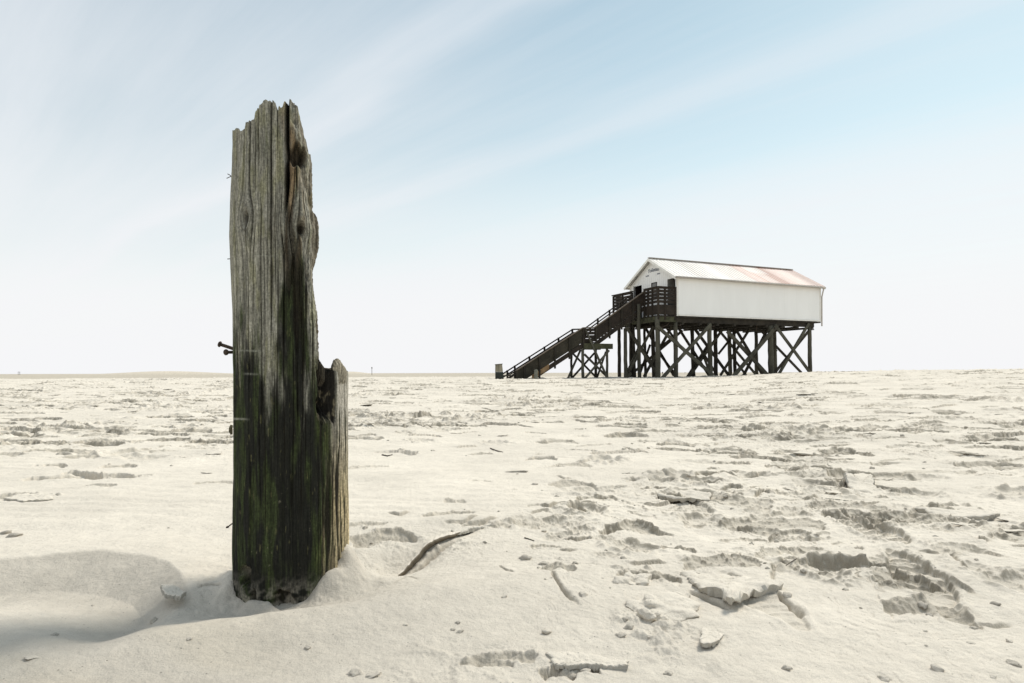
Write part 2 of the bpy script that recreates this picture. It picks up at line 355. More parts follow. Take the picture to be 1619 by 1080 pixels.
dpx(1460, 962, 110, .030, .9, .3, 36); dpx(1340, 818, 80, .026, .6, .2, 37); dpx(1550, 742, 80, .04, .7, 0, 38); dpx(1600, 748, 60, .04, .7, 0, 39); dpx(940, 790, 60, .02, .6, 0, 40)
dpx(860, 865, 40, .010, .8, 0, 41); dpx(905, 1060, 70, .018, .5, 0, 42); dpx(120, 715, 50, .03, .6, 0, 43); dpx(160, 770, 60, .02, .5, .2, 44); dpx(180, 700, 80, .03, .5, 0, 45)
def footprint(px0, py0, px1, py1, width, depth, seed, ribs=9, tilt=0.0):
    x0, y0 = W(px0, py0); x1, y1 = W(px1, py1); cx_, cy_ = (x0 + x1) / 2, (y0 + y1) / 2
    Ln = math.hypot(x1 - x0, y1 - y0); ang = math.atan2(y1 - y0, x1 - x0)
    w_ = window(cx_, cy_, Ln * .95); X = GX[w_]; Y = GY[w_]
    dx = X - cx_; dy = Y - cy_; c, s = cos(ang), sin(ang); u = (dx * c + dy * s) / (Ln / 2); v = (-dx * s + dy * c) / (width / 2)
    wob = .10 * fbm(X * 22, Y * 22, 2, seed)
    hw = .80 + .20 * np.cos(u * 3.4 + .5)
    e = np.maximum(np.abs(u) ** 2.6, 0) + (np.abs(v) / hw) ** 2.6; e = e ** (1 / 2.6) + wob
    inside = 1 - sst(.86, 1.0, e)
    rib = sst(-.25, .25, np.sin(u * ribs * pi + 1.3 * np.abs(v) + 2 * wob * 3)) * sst(-.35, .3, perlin(X * 8, Y * 8, seed + 4) + .15)
    H[w_] += inside * (-depth * (1 + tilt * u) + .45 * depth * rib * sst(1.05, .7, e)) + depth * .25 * np.exp(-((e - 1.14) / .12) ** 2) * (1 + perlin(X * 14, Y * 14, seed))
    damp_shade[w_] = np.maximum(damp_shade[w_], .30 * inside)
footprint(1505, 965, 1410, 868, .135, .020, 3, 9)
footprint(1440, 862, 1310, 815, .150, .022, 6, 10)
footprint(1275, 1000, 1140, 905, .120, .010, 12, 8)
footprint(1130, 812, 1030, 782, .15, .014, 15, 8)
# churned sand
def churn(px, py, rpx, amp, seed):
    x, y = W(px, py); r = rpx / F * y; w_ = window(x, y, r * 2.8); X = GX[w_]; Y = GY[w_]
    e = np.hypot(X - x, (Y - y) * .7) / r; msk = np.exp(-e ** 3)
    H[w_] += amp * .6 * msk * (np.maximum(-.1, fbm(X * 15, Y * 15, 4, seed, .6) - .1))
churn(1030, 1000, 70, .026, 3); churn(1010, 910, 40, .030, 5); churn(700, 1060, 80, .012, 6); churn(900, 900, 40, .012, 8); churn(1380, 840, 70, .014, 9)
churn(1470, 880, 60, .018, 11); churn(960, 790, 50, .012, 12); churn(1100, 1020, 60, .016, 13); churn(820, 1050, 60, .014, 15); churn(590, 880, 34, .010, 16)
churn(640, 850, 40, .016, 17); churn(1560, 750, 70, .02, 18); churn(1500, 790, 80, .018, 19)
dist = np.maximum(dist, .6 * np.exp(-((dpost - .20) / .13) ** 2)); dist = np.maximum(dist, .8 * gauss(-.22, 1.98, .28, .16, .5))
H += .005 * np.maximum(-.2, fbm(GX * 9, GY * 9, 3, 141)) * np.exp(-((dpost - .24) / .12) ** 2) * sst(.14, .17, dpost)
def groove(pts, wd, dp, lift=.004, seed=1):
    P = [W(a, b) for a, b in pts]; cx_ = sum(p[0] for p in P) / len(P); cy_ = sum(p[1] for p in P) / len(P); rad = max(math.hypot(p[0] - cx_, p[1] - cy_) for p in P) + .10
    w_ = window(cx_, cy_, rad); X = GX[w_] + .004 * perlin(GX[w_] * 40, GY[w_] * 40, seed) + .006 * perlin(GX[w_] * 14, GY[w_] * 14, seed + 1); Y = GY[w_] + .004 * perlin(GX[w_] * 40, GY[w_] * 40, seed + 2) + .008 * perlin(GX[w_] * 14, GY[w_] * 14, seed + 3)
    if X.size == 0: return
    best = np.full(X.shape, 9.); sgn = np.zeros_like(X); end = np.ones_like(X); n = len(P) - 1
    for k in range(n):
        (x0, y0), (x1, y1) = P[k], P[k + 1]; dx, dy = x1 - x0, y1 - y0; l2 = dx * dx + dy * dy; t = np.clip(((X - x0) * dx + (Y - y0) * dy) / l2, 0, 1)
        ex, ey = X - x0 - t * dx, Y - y0 - t * dy; d = np.hypot(ex, ey); m = d < best; best = np.where(m, d, best)
        sg = np.sign((dx * ey - dy * ex) * (1 if dx > 0 else -1)); sgn = np.where(m, sg, sgn); u = (k + t) / n; end = np.where(m, np.clip(np.minimum(u, 1 - u) * 5 + .08, 0, 1), end)
    H[w_] += end * (-dp * np.exp(-(best / wd) ** 2) + lift * (sgn > 0) * np.exp(-best / .05) * sst(0, wd, best))
    damp_shade[w_] = np.maximum(damp_shade[w_], .9 * end * np.exp(-(best / (wd * 1.1)) ** 2))
groove([(618, 896), (650, 884), (690, 864), (716, 853)], .0130, .030, .006, 3); groove([(728, 845), (755, 834), (788, 825)], .006, .012, .008, 5)
groove([(1086, 938), (1112, 948), (1148, 966)], .006, .015, .006, 7); groove([(1226, 938), (1250, 962), (1275, 978)], .005, .010, .005, 9); groove([(1222, 935), (1222, 900), (1240, 885), (1290, 884)], .005, .008, .004, 11)
groove([(1318, 810), (1350, 822), (1400, 818), (1436, 826)], .006, .012, .008, 13); groove([(1450, 872), (1500, 880), (1530, 905)], .006, .012, .006, 15); groove([(868, 905), (885, 940), (915, 968)], .005, .009, .004, 17)
groove([(785, 900), (800, 912), (815, 915)], .003, .006, .002, 19); groove([(620, 920), (640, 905), (665, 915)], .003, .003, .001, 20); groove([(310, 925), (335, 918), (352, 922)], .003, .006, .002, 21)
for k in range(230):
    D_ = 1.7 * (11 / 1.7) ** rnd.random(); a_ = radians(rnd.uniform(-40, 40)); x, y = D_ * sin(a_), D_ * cos(a_); i, j = at_grid(x, y)
    if rnd.random() > rough[i, j] + .12: continue
    px_, py_ = CX + F * x / y, HY + F * EYE / y; ln = rnd.uniform(14, 60); sl = rnd.uniform(-.35, .35) * min(1, 5 / D_) * .5; cv = rnd.uniform(-6, 6) * min(1, 3 / D_)
    groove([(px_ - ln / 2, py_ + ln * sl / 2), (px_, py_ + cv), (px_ + ln / 2, py_ - ln * sl / 2)], rnd.uniform(.003, .006) * (1 + .12 * D_), rnd.uniform(.004, .012) * (1 + .18 * D_), rnd.uniform(.002, .009) * (1 + .25 * D_), rnd.randint(0, 99))
# crumbled sand round every disturbance
H += (.0085 * np.maximum(-.1, fbm(GX * 30, GY * 30, 3, 131, .6) - .12) * (1 - sst(3, 6, R2)) + .012 * np.maximum(0, fbm(GX * 11, GY * 13, 3, 135, .6) - .2) * sst(2.5, 5, R2) * (1 + .06 * fld)) * sst(.3, .9, dist) * near
# grain-scale roughness
H += .0016 * fbm(GX * 38, GY * 38, 2, 101) * (1 - sst(2.5, 4.5, R2)) * (.35 + .65 * rough)
H = np.where(R2 > 420, macro(GX, GY), H)
print('dents')
# tone of the sand: dry drift, greyer crust, and shade painted into hollows and faces
tn = np.ones_like(H)
lowdrift = sst(.05, .5, fbm(GX * .9, GY * 1.8, 3, 111))
slope_y = np.zeros_like(H); slope_y[1:] = (H[1:] - H[:-1]) / (RS[1:] - RS[:-1])[:, None]
crust = sst(.30, .95, slope_y) * np.clip(rough * 1.5, 0, 1) * sst(1.2, 2.0, R2)                      # steep faces turned to the viewer, darkened with painted shade
tn *= 1 - .36 * crust - .24 * damp_shade - .07 * lowdrift * rough
bowl = wb * sst(0, .012, tb) * (1 - sst(.20, .45, tb)); tn *= 1 - .20 * bowl  # shade painted on the lee slope that faces the viewer
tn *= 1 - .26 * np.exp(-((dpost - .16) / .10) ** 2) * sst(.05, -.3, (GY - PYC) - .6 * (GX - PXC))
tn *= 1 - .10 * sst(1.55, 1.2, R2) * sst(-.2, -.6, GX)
tn *= 1 - .06 * sst(-.1, .4, fbm(GX * .6, GY * 1.1, 2, 121)) * sst(2, 4, R2)
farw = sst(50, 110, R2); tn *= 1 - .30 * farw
mounds = sst(450, 700, R2) * (1 - sst(1500, 2200, R2)) * np.maximum(np.exp(-((pxn - 265) / 120) ** 2), np.exp(-((pxn - 555) / 40) ** 2)); tn *= 1 + .22 * mounds
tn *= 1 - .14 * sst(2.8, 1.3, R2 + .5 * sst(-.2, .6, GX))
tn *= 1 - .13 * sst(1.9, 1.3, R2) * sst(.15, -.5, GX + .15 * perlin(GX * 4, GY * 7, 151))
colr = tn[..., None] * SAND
greyd = (damp_shade * .5 + crust * .6 + sst(1.75, 1.2, R2) * sst(-.3, -.8, GX) * sst(-.2, .5, perlin(GX * 2.5 + GY * 3, GY * 9, 77) + .35) * .8)[..., None]  # tint follows the painted shade, plus a streaked patch at lower left
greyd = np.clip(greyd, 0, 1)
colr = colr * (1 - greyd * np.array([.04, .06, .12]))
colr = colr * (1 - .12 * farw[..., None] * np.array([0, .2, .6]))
def gheight(x, y):
    D = math.hypot(x, y); a = math.atan2(x, y)
    i = min(np.searchsorted(RS, D), NR - 1); j = min(max(np.searchsorted(th_in, a), 0), len(th_in) - 1)
    return float(H[i, j])

nv = NR * NT + 1
co = np.empty((nv, 3), np.float32); co[:-1, 0] = GX.ravel(); co[:-1, 1] = GY.ravel(); co[:-1, 2] = H.ravel(); co[-1] = (0, 0, float(H[0].mean()))
ii, jj = np.meshgrid(np.arange(NR - 1), np.arange(NT), indexing='ij'); jn = (jj + 1) % NT
quads = np.stack([ii * NT + jj, (ii + 1) * NT + jj, (ii + 1) * NT + jn, ii * NT + jn], -1).reshape(-1, 4)[:, ::-1]
tri = np.stack([np.full(NT, nv - 1), np.arange(NT), (np.arange(NT) + 1) % NT], -1)[:, ::-1]
me = bpy.data.meshes.new('sand_ground'); me.vertices.add(nv); me.vertices.foreach_set('co', co.ravel())
nq, ntr = len(quads), len(tri); me.loops.add(nq * 4 + ntr * 3); me.loops.foreach_set('vertex_index', np.concatenate([quads.ravel(), tri.ravel()]).astype(np.int32))
me.polygons.add(nq + ntr); ls = np.concatenate([np.arange(nq) * 4, nq * 4 + np.arange(ntr) * 3]).astype(np.int32); me.polygons.foreach_set('loop_start', ls)
me.polygons.foreach_set('use_smooth', np.ones(nq + ntr, bool)); me.update(calc_edges=True)
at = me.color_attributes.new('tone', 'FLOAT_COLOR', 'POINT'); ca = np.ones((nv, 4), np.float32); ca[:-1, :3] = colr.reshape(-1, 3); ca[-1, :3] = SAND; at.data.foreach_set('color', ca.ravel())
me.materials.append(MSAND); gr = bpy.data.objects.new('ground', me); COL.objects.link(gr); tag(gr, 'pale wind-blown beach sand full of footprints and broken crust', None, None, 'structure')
print('ground', nv)

# ------------------------------------------------------------------ the weathered post
NP, MP = 760, 900
phi = np.linspace(-pi, pi, NP, endpoint=False)
cdir = np.array([-PXC, -PYC]); cdir /= np.linalg.norm(cdir)          # towards the camera
rdir = np.array([-cdir[1], cdir[0]])                                   # to the right as seen from the camera
if rdir[0] < 0: rdir = -rdir
ZB = -0.16
ZP = np.concatenate([np.linspace(0, 1, MP)])
PH, SS = np.meshgrid(phi, ZP, indexing='xy')                           # rows z, cols phi
dirx = np.cos(PH) * cdir[0] + np.sin(PH) * rdir[0]; diry = np.cos(PH) * cdir[1] + np.sin(PH) * rdir[1]
def pix(X, Y, Z): return CX + F * X / Y, HY - F * (Z - EYE) / Y
# top edge heights from the ragged outline
tpx = [340, 362, 366, 370, 378, 384, 388, 391, 400, 404, 406, 411, 417, 423, 430, 435, 438, 440, 443, 445, 448, 450, 453, 457, 461, 465, 472, 476, 479, 483, 487, 492, 560]
tpy = [214, 214, 210, 207, 203, 206, 205, 194, 190, 188, 178, 170, 162, 158, 158, 160, 168, 172, 165, 170, 168, 158, 154, 152, 155, 160, 166, 178, 188, 200, 226, 240, 260]
Rtop = np.full(NP, PR)
X0 = PXC + dirx[0] * PR * .97; Y0 = PYC + diry[0] * PR * .97
pxt = CX + F * X0 / Y0; pyt = np.interp(pxt, tpx, tpy) + 2.5 * np.random.RandomState(2).randn(NP) * 0
jag = 2.0 * perlin(phi * 14, phi * 0, 3) + 1.6 * perlin(phi * 41, phi * 0, 4)
back = sst(.15, -.35, np.cos(phi))
ztop = EYE + (HY - pyt + jag) / F * Y0 - .07 * back
Z = ZB + (ztop[None, :] - ZB) * SS
# image place of the un-carved surface: only used to put knots, cracks and stains where the photo has them
Xf = PXC + dirx * PR; Yf = PYC + diry * PR; PXI, PYI = pix(Xf, Yf, Z)
front = sst(-.1, .2, np.cos(PH))
# outer radius, slightly swollen like the photo
R0 = PR * (1 + np.interp(Z, [0, .3, .55, .75, .92, 1.0, 1.15, 1.3], [0, 0, .005, .02, .045, .03, .0, -.02]) * sst(.3, -.3, np.sin(PH)))
Rr = R0 + .0035 * fbm(PH * 2.2, Z * 1.6, 2, 7) + .0015 * fbm(PH * 5, Z * 5, 3, 8)
# grain coordinates bending round knots
pw = PH.copy()
def knot(px_, py_, a, b, k):
    global pw
    ang = np.arcsin(np.clip((px_ - 458) / 90.0, -1, 1)); zk = EYE + (HY - py_) / F * 1.58
    e = ((PH - ang) / a) ** 2 + ((Z - zk) / b) ** 2
    pw = pw - (PH - ang) * k * np.exp(-e); return ang, zk, e
k1 = knot(394, 346, .20, .055, .85); k2 = knot(472, 362, .22, .06, .8)
grain = perlin(pw * 26 + 3, Z * 1.3, 11) + .7 * perlin(pw * 61, Z * 2.4, 12) + .5 * perlin(pw * 140, Z * 5, 13)
Rr = Rr + .0011 * grain
# growth-ring relief at the knots
for (an, zk, e), s_ in ((k1, 1), (k2, 1.6)):
    Rr = Rr + .006 * s_ * np.exp(-e * .9) * (1 - .5 * np.exp(-e * 10)) - .020 * s_ * np.exp(-e * 14) + .0012 * np.sin(np.sqrt(e) * 26) * np.exp(-e * 1.5)
# cracks
crackm = np.zeros_like(Rr)
def crack(px_, y0, y1, wdt, dep, seed, wig=.02):
    global Rr, crackm
    ang = np.arcsin(np.clip((px_ - 458) / 90.0, -.995, .995))
    za, zb = EYE + (HY - y1) / F * 1.58, EYE + (HY - y0) / F * 1.58
    c = ang + wig * perlin(Z * 3.1 + seed, Z * 0, seed)
    env = sst(za - .02, za + .10, Z) * sst(zb + .02, zb - .05, Z)
    g = np.exp(-(np.abs(pw - c) / (wdt * (.5 + .5 * env + .3 * perlin(Z * 20, Z * 0, seed)))) ** 1.6) * env
    Rr = Rr - dep * g; crackm = np.maximum(crackm, g)
crack(452, 120, 352, .030, .060, 1, .01); crack(428.5, 150, 545, .012, .020, 2, .012); crack(399, 190, 420, .009, .013, 3); crack(378, 190, 600, .010, .014, 4)
crack(388, 200, 330, .006, .008, 5); crack(411, 160, 300, .006, .008, 6); crack(438, 155, 250, .007, .010, 7); crack(372, 360, 700, .008, .010, 8)
crack(395, 400, 640, .008, .012, 9); crack(414, 400, 700, .008, .010, 10); crack(447, 360, 560, .010, .016, 11); crack(466, 240, 330, .012, .014, 12)
crack(480, 250, 560, .010, .010, 13); crack(489, 400, 640, .011, .010, 14); crack(366, 220, 500, .014, .010, 15)
rr_ = random.Random(9)
for i in range(56):
    px_ = rr_.uniform(366, 546); y0 = rr_.uniform(180, 800); crack(px_, y0, y0 + rr_.uniform(80, 330), rr_.uniform(.004, .009), rr_.uniform(.003, .009), 20 + i)
for i in range(40):   # the sides and the back
    a_ = rr_.uniform(pi * .5, pi * 1.5); y0 = rr_.uniform(160, 700)
    c = (a_ + pi) % (2 * pi) - pi; za, zb = EYE + (HY - y0 - 250) / F * 1.7, EYE + (HY - y0) / F * 1.7
    env = sst(za, za + .1, Z) * sst(zb, zb - .05, Z); g = np.exp(-((PH - c - .02 * perlin(Z * 3, Z * 0, i)) / .012) ** 2) * env
    Rr = Rr - .01 * g; crackm = np.maximum(crackm, g)
# lower right: deeply furrowed bright wood
fur = np.sin(pw * 46 + 5 * perlin(pw * 6, Z * 3.2, 15)) * .4 + .8 * perlin(pw * 42, Z * 5.5, 16)
lowr = sst(498, 512, PXI) * sst(620, 700, PYI) * front
Rr = Rr + lowr * .0040 * fur
crackm = np.maximum(crackm, lowr * sst(.15, -.35, fur) * 1.0)
# rotted-away right side above the broken ledge
rot_n = fbm(PH * 3, Z * 7, 3, 17); rot_f = fbm(PH * 9, Z * 22, 3, 18)
Zp = EYE + (HY - np.array([150, 165, 180, 200, 230, 262, 300, 338, 344, 352, 378, 392, 402, 418, 430, 455, 478, 500, 530, 562])[::-1]) / F * 1.66
cR = (np.array([474, 476, 480, 482, 486, 488, 488.5, 489, 495, 497, 499.5, 498, 495, 491, 489, 489.5, 492, 496.5, 498, 499])[::-1] - 458) * .00163
cz = np.interp(Z, Zp, cR) + .0018 * rot_f + .0022 * fbm(PH * 12, Z * 60, 3, 73)
cosd = lambda a: np.cos(PH - a)
pl90 = np.where(cosd(pi / 2) > .08, cz / np.maximum(cosd(pi / 2), .08), 9.0)
Apl = .108 + .010 * rot_n + .004 * rot_f + .030 * sst(EYE + .28, EYE - .0, Z) - .02 * sst(1.08, 1.2, Z)
pl50 = np.where(cosd(radians(52)) > .1, Apl / np.maximum(cosd(radians(52)), .1), 9.0)
ledge_y = np.interp(np.degrees(PH), [20, 36, 40, 44, 48, 60, 80, 100, 180], [566, 574, 583, 586, 584, 588, 586, 592, 600]) + 5 * perlin(PH * 12, PH * 0, 20) + 2 * perlin(PH * 60, PH * 0, 21)
zl = EYE + (HY - ledge_y) / F * Yf
above = sst(-.004, .010, Z - zl)
lim90 = np.where(above > 0, pl90 * above + (1 - above) * 9 * 0 + (1 - above) * Rr, Rr)
Rc = np.minimum(Rr, lim90)
# recessed strip facing front-right
ab50 = sst(EYE - .06, EYE + .20, Z)
Rc = np.minimum(Rc, np.where(ab50 > 0, Rr + (np.minimum(pl50, Rr) - Rr) * ab50, Rr))
# front hollow behind the splintered rim
wob_ = 7 * perlin(Z * 16, PH * 2, 75) + 3 * rot_f
hol = sst(25, 30, np.degrees(PH) + 3 * rot_f) * np.clip((50.5 - np.degrees(PH) - .35 * wob_) / 19, 0, 1) 
z665 = EYE + (HY - 664) / F * 1.6
holz = sst(z665 - .012, z665 + .03, Z + .012 * rot_f) * sst(zl + .13, zl + .03, Z + .02 * rot_f)
Rc = np.where(hol * holz > 0, Rc - (.062 + .022 * rot_f) * hol * holz, Rc)
# rotten pockets on the recessed strip and at the foot
def pocket(px_, py_, a, b, dep, seed):
    global Rc, crackm
    ang = np.arcsin((px_ - 458) / 90.0); zk = EYE + (HY - py_) / F * 1.6
    e = np.hypot((PH - ang) / a, (Z - zk) / b) + .35 * perlin(PH * 12 + seed, Z * 16, seed)
    g = 1 - sst(.6, 1.05, e); Rc = Rc - dep * g; crackm = np.maximum(crackm, g * .85); return g
pk = pocket(468, 250, .16, .035, .035, 1); pocket(452, 300, .04, .05, .02, 2); pocket(455, 405, .10, .13, .012, 3); pocket(466, 470, .11, .16, .012, 4)
foot1 = pocket(388, 905, .20, .030, .028, 5); foot2 = pocket(400, 950, .09, .05, .03, 6); foot3 = pocket(445, 940, .22, .028, .018, 7)
Rc = Rc + .0022 * rot_f * sst(.85, .2, Rc / R0) 
Rc = np.maximum(Rc, .02)
PX3 = PXC + dirx * Rc; PY3 = PYC + diry * Rc; qx, qy = pix(PX3, PY3, Z)
# leave a hair's lean
PX3 = PX3 + 0.006 * (Z - .1) * 0
# ---- colours
def C3(r, g, b): return np.array([r, g, b])
def mixa(a, b, m): return a + (b - a) * np.clip(m, 0, 1)[..., None]
base = C3(.245, .235, .190) * (1 + .50 * grain + .30 * fbm(pw * 9, Z * 3.5, 3, 23))[..., None]
base = mixa(base, C3(.20, .195, .10), .55 * sst(0, .7, fbm(PH * 7, Z * 9, 3, 25) + .3 * sst(1.0, 1.2, Z)))
base = mixa(base, C3(.28, .27, .23), .6 * sst(.1, .9, fbm(PH * 5, Z * 4, 3, 27)) * sst(.1, -.4, np.sin(PH)))
base = mixa(base, C3(.20, .125, .06), .8 * sst(-.1, .5, fbm(PH * 8, Z * 4, 3, 29)) * np.exp(-((PXI - 463) / 16) ** 2) * sst(470, 380, PYI) * front)
an_ = fbm(PH * 4.5, Z * 4.5, 4, 33, .6)
stripe = np.exp(-((PXI - (466 + .0 * PYI)) / 22) ** 2) * sst(370, 455, PYI)
alg = sst(-.28, .42, (PYI - 545 + .9 * np.clip(400 - PXI, -60, 40)) / 150 + .50 * an_ + .25 * grain * .5) * 1.0
alg = np.maximum(alg, sst(.15, .6, stripe + .35 * an_ + .15 * grain))
sideg = sst(EYE + .12, EYE - .35, Z + .1 * an_); alg = np.where(np.cos(PH) > 0, alg, sideg)
green = C3(.024, .034, .008) * (1 + .5 * grain + .5 * fbm(PH * 14, Z * 16, 3, 35))[..., None]
black = C3(.0035, .0042, .0022)
algc = mixa(green, black, sst(-.05, .55, fbm(PH * 5, Z * 5, 3, 37) + .5 * np.exp(-((PXI - 462) / 30) ** 2) * sst(540, 640, PYI) + .22))
algc = mixa(algc, C3(.09, .085, .035), sst(.65, .95, fbm(pw * 14, Z * 22, 3, 39)) * .7 * (Z > .05))
base = mixa(base, algc, alg * .96)
tan = sst(520, 536, PXI + 7 * grain + 6 * an_) * sst(560, 620, PYI) * front * (1 - above)
tan = np.maximum(tan, sst(508, 532, PXI + 11 * grain + 9 * an_) * sst(690, 800, PYI) * front)
tanc = C3(.48, .395, .24) * (1 + .35 * grain)[..., None]; tanc = mixa(tanc, C3(.40, .37, .31), sst(800, 640, PYI))
base = mixa(base, tanc, tan * sst(.55, .05, crackm))
gs = sst(494, 512, PXI) * sst(500, 530, PXI * -1 + 1030) * sst(600, 700, PYI) * front
base = mixa(base, C3(.10, .13, .03), .7 * gs * sst(-.1, .5, an_))
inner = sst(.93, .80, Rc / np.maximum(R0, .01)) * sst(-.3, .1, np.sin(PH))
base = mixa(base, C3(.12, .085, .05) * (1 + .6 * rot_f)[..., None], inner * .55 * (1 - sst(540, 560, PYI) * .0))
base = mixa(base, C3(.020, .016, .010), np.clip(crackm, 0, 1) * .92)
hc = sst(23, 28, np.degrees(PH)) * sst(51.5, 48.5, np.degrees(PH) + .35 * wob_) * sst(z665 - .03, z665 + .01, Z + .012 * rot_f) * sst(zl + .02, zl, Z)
base = mixa(base, C3(.012, .010, .007), hc)  # hollow painted near-black, its shade put into the colour
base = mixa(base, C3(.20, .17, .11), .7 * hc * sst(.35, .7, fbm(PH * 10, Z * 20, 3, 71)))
for (an, zk, e), dk_ in ((k1, .9), (k2, 1.0)):
    base = mixa(base, C3(.025, .020, .013), dk_ * np.exp(-(e * 16) ** 2)); base = mixa(base, C3(.08, .07, .05), .6 * np.exp(-e * 1.6) * sst(.1, .9, np.sin(np.sqrt(e) * 24 + .8 * perlin(PH * 9, Z * 20, 3))))
for (yy, x0_, x1_, s_) in ((553, 378, 412, .45), (661, 366, 388, .7), (590, 386, 408, .35), (403, 405, 436, .4)):
    base = mixa(base, C3(.36, .36, .30), s_ * np.exp(-((PYI - yy - .04 * (PXI - x0_)) / 1.5) ** 2) * sst(x0_ - 4, x0_ + 4, PXI) * sst(x1_ + 10, x1_ - 10, PXI) * front)
spk_ = sst(.62, .85, perlin(PH * 22, Z * 70, 55) + .3 * perlin(PH * 50, Z * 200, 56)) * sst(.46, .12, Z) * sst(-.25, .2, perlin(PH * 3, Z * 9, 58))
base = mixa(base, C3(.30, .28, .20), spk_ * .35 * sst(.0, .5, perlin(PH * 5, Z * 20, 59)))
# sand stuck in pockets and blown on the foot
footn = fbm(PH * 5, Z * 35, 3, 57)
sandm = np.clip(foot1 * sst(EYE + (HY - 920) / F * 1.6, EYE + (HY - 890) / F * 1.6, Z * 1.0) * .7 + .6 * sst(.060, -.02, Z + .03 * footn) * sst(-.5, .6, footn), 0, 1)
base = mixa(base, C3(.52, .47, .38), sandm * .85)
base = np.clip(base, .004, .9)
# ragged top cap: rings to the middle
NC = 26
capv = []; capc = []
ringR = Rc[-1]; ringZ = Z[-1]
for k in range(1, NC):
    f_ = 1 - k / NC; x_ = PXC + dirx[0] * ringR * f_; y_ = PYC + diry[0] * ringR * f_
    qx_ = CX + F * x_ / y_; zt = EYE + (HY - np.interp(qx_, tpx, tpy)) / F * y_
    zt = zt - .02 - .05 * (1 - f_) + .018 * fbm(x_ * 60, y_ * 60, 3, 61) + .012 * np.floor(3 * perlin(x_ * 45, y_ * 25, 63))
    wgt = min(1, k / 3); z_ = ringZ * (1 - wgt) + np.minimum(zt, ringZ + .05) * wgt
    capv.append(np.stack([x_, y_, z_], -1)); capc.append(np.tile(C3(.17, .155, .115), (NP, 1)) * (1 + .4 * perlin(x_ * 120, y_ * 60, 65))[:, None])
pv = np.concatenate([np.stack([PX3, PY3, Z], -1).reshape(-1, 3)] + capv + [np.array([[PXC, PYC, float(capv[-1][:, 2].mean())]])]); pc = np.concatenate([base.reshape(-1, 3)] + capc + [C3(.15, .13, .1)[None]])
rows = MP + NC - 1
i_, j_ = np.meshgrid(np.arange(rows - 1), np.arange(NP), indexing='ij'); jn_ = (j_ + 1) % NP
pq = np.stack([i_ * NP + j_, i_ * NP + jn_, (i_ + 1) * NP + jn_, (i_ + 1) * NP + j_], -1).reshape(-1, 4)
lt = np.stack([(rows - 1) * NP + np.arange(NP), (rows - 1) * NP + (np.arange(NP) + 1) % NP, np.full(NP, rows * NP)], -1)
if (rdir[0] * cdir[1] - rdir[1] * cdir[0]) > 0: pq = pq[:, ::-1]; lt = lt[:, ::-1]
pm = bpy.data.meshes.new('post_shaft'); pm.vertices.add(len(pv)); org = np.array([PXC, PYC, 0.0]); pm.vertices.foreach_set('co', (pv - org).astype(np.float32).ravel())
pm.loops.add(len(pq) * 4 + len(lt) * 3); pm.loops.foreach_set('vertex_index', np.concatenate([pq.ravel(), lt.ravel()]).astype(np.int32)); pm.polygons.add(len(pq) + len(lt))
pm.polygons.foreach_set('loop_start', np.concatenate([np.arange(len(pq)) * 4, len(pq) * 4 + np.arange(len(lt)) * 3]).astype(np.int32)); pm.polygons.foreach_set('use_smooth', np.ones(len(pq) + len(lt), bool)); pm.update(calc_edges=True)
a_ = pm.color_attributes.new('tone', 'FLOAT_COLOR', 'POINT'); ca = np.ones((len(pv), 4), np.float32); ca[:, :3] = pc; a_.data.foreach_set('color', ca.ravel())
def post_material():
    m = bpy.data.materials.new('weathered_wood'); m.use_nodes = True; t = m.node_tree; b = t.nodes['Principled BSDF']
    b.inputs['Roughness'].default_value = .85; b.inputs['Specular IOR Level'].default_value = .25
    a = t.nodes.new('ShaderNodeAttribute'); a.attribute_name = 'tone'; c = t.nodes.new('ShaderNodeTexCoord')
    mp = t.nodes.new('ShaderNodeMapping'); mp.inputs['Scale'].default_value = (1, 1, .09); t.links.new(c.outputs['Object'], mp.inputs[0])
    n = t.nodes.new('ShaderNodeTexNoise'); n.inputs['Scale'].default_value = 420; n.inputs['Detail'].default_value = 4; t.links.new(mp.outputs[0], n.inputs['Vector'])
    n2 = t.nodes.new('ShaderNodeTexNoise'); n2.inputs['Scale'].default_value = 170; n2.inputs['Detail'].default_value = 6; n2.inputs['Roughness'].default_value = .7; t.links.new(c.outputs['Object'], n2.inputs['Vector'])
    r = t.nodes.new('ShaderNodeMapRange'); r.inputs[1].default_value = .3; r.inputs[2].default_value = .7; r.inputs[3].default_value = .55; r.inputs[4].default_value = 1.45; t.links.new(n.outputs[0], r.inputs[0])
    r2 = t.nodes.new('ShaderNodeMapRange'); r2.inputs[1].default_value = .3; r2.inputs[2].default_value = .7; r2.inputs[3].default_value = .5; r2.inputs[4].default_value = 1.5; t.links.new(n2.outputs[0], r2.inputs[0])
    x = t.nodes.new('ShaderNodeVectorMath'); x.operation = 'SCALE'; t.links.new(a.outputs['Color'], x.inputs[0]); t.links.new(r.outputs[0], x.inputs['Scale'])
    y = t.nodes.new('ShaderNodeVectorMath'); y.operation = 'SCALE'; t.links.new(x.outputs[0], y.inputs[0]); t.links.new(r2.outputs[0], y.inputs['Scale'])
    t.links.new(y.outputs[0], b.inputs['Base Color'])
    bp = t.nodes.new('ShaderNodeBump'); bp.inputs['Strength'].default_value = .7; bp.inputs['Distance'].default_value = .002; t.links.new(n2.outputs[0], bp.inputs['Height'])
    b2 = t.nodes.new('ShaderNodeBump'); b2.inputs['Strength'].default_value = .6; b2.inputs['Distance'].default_value = .0015; t.links.new(n.outputs[0], b2.inputs['Height']); t.links.new(bp.outputs[0], b2.inputs['Normal'])
    t.links.new(b2.outputs[0], b.inputs['Normal']); return m
MPOST = post_material(); pm.materials.append(MPOST)
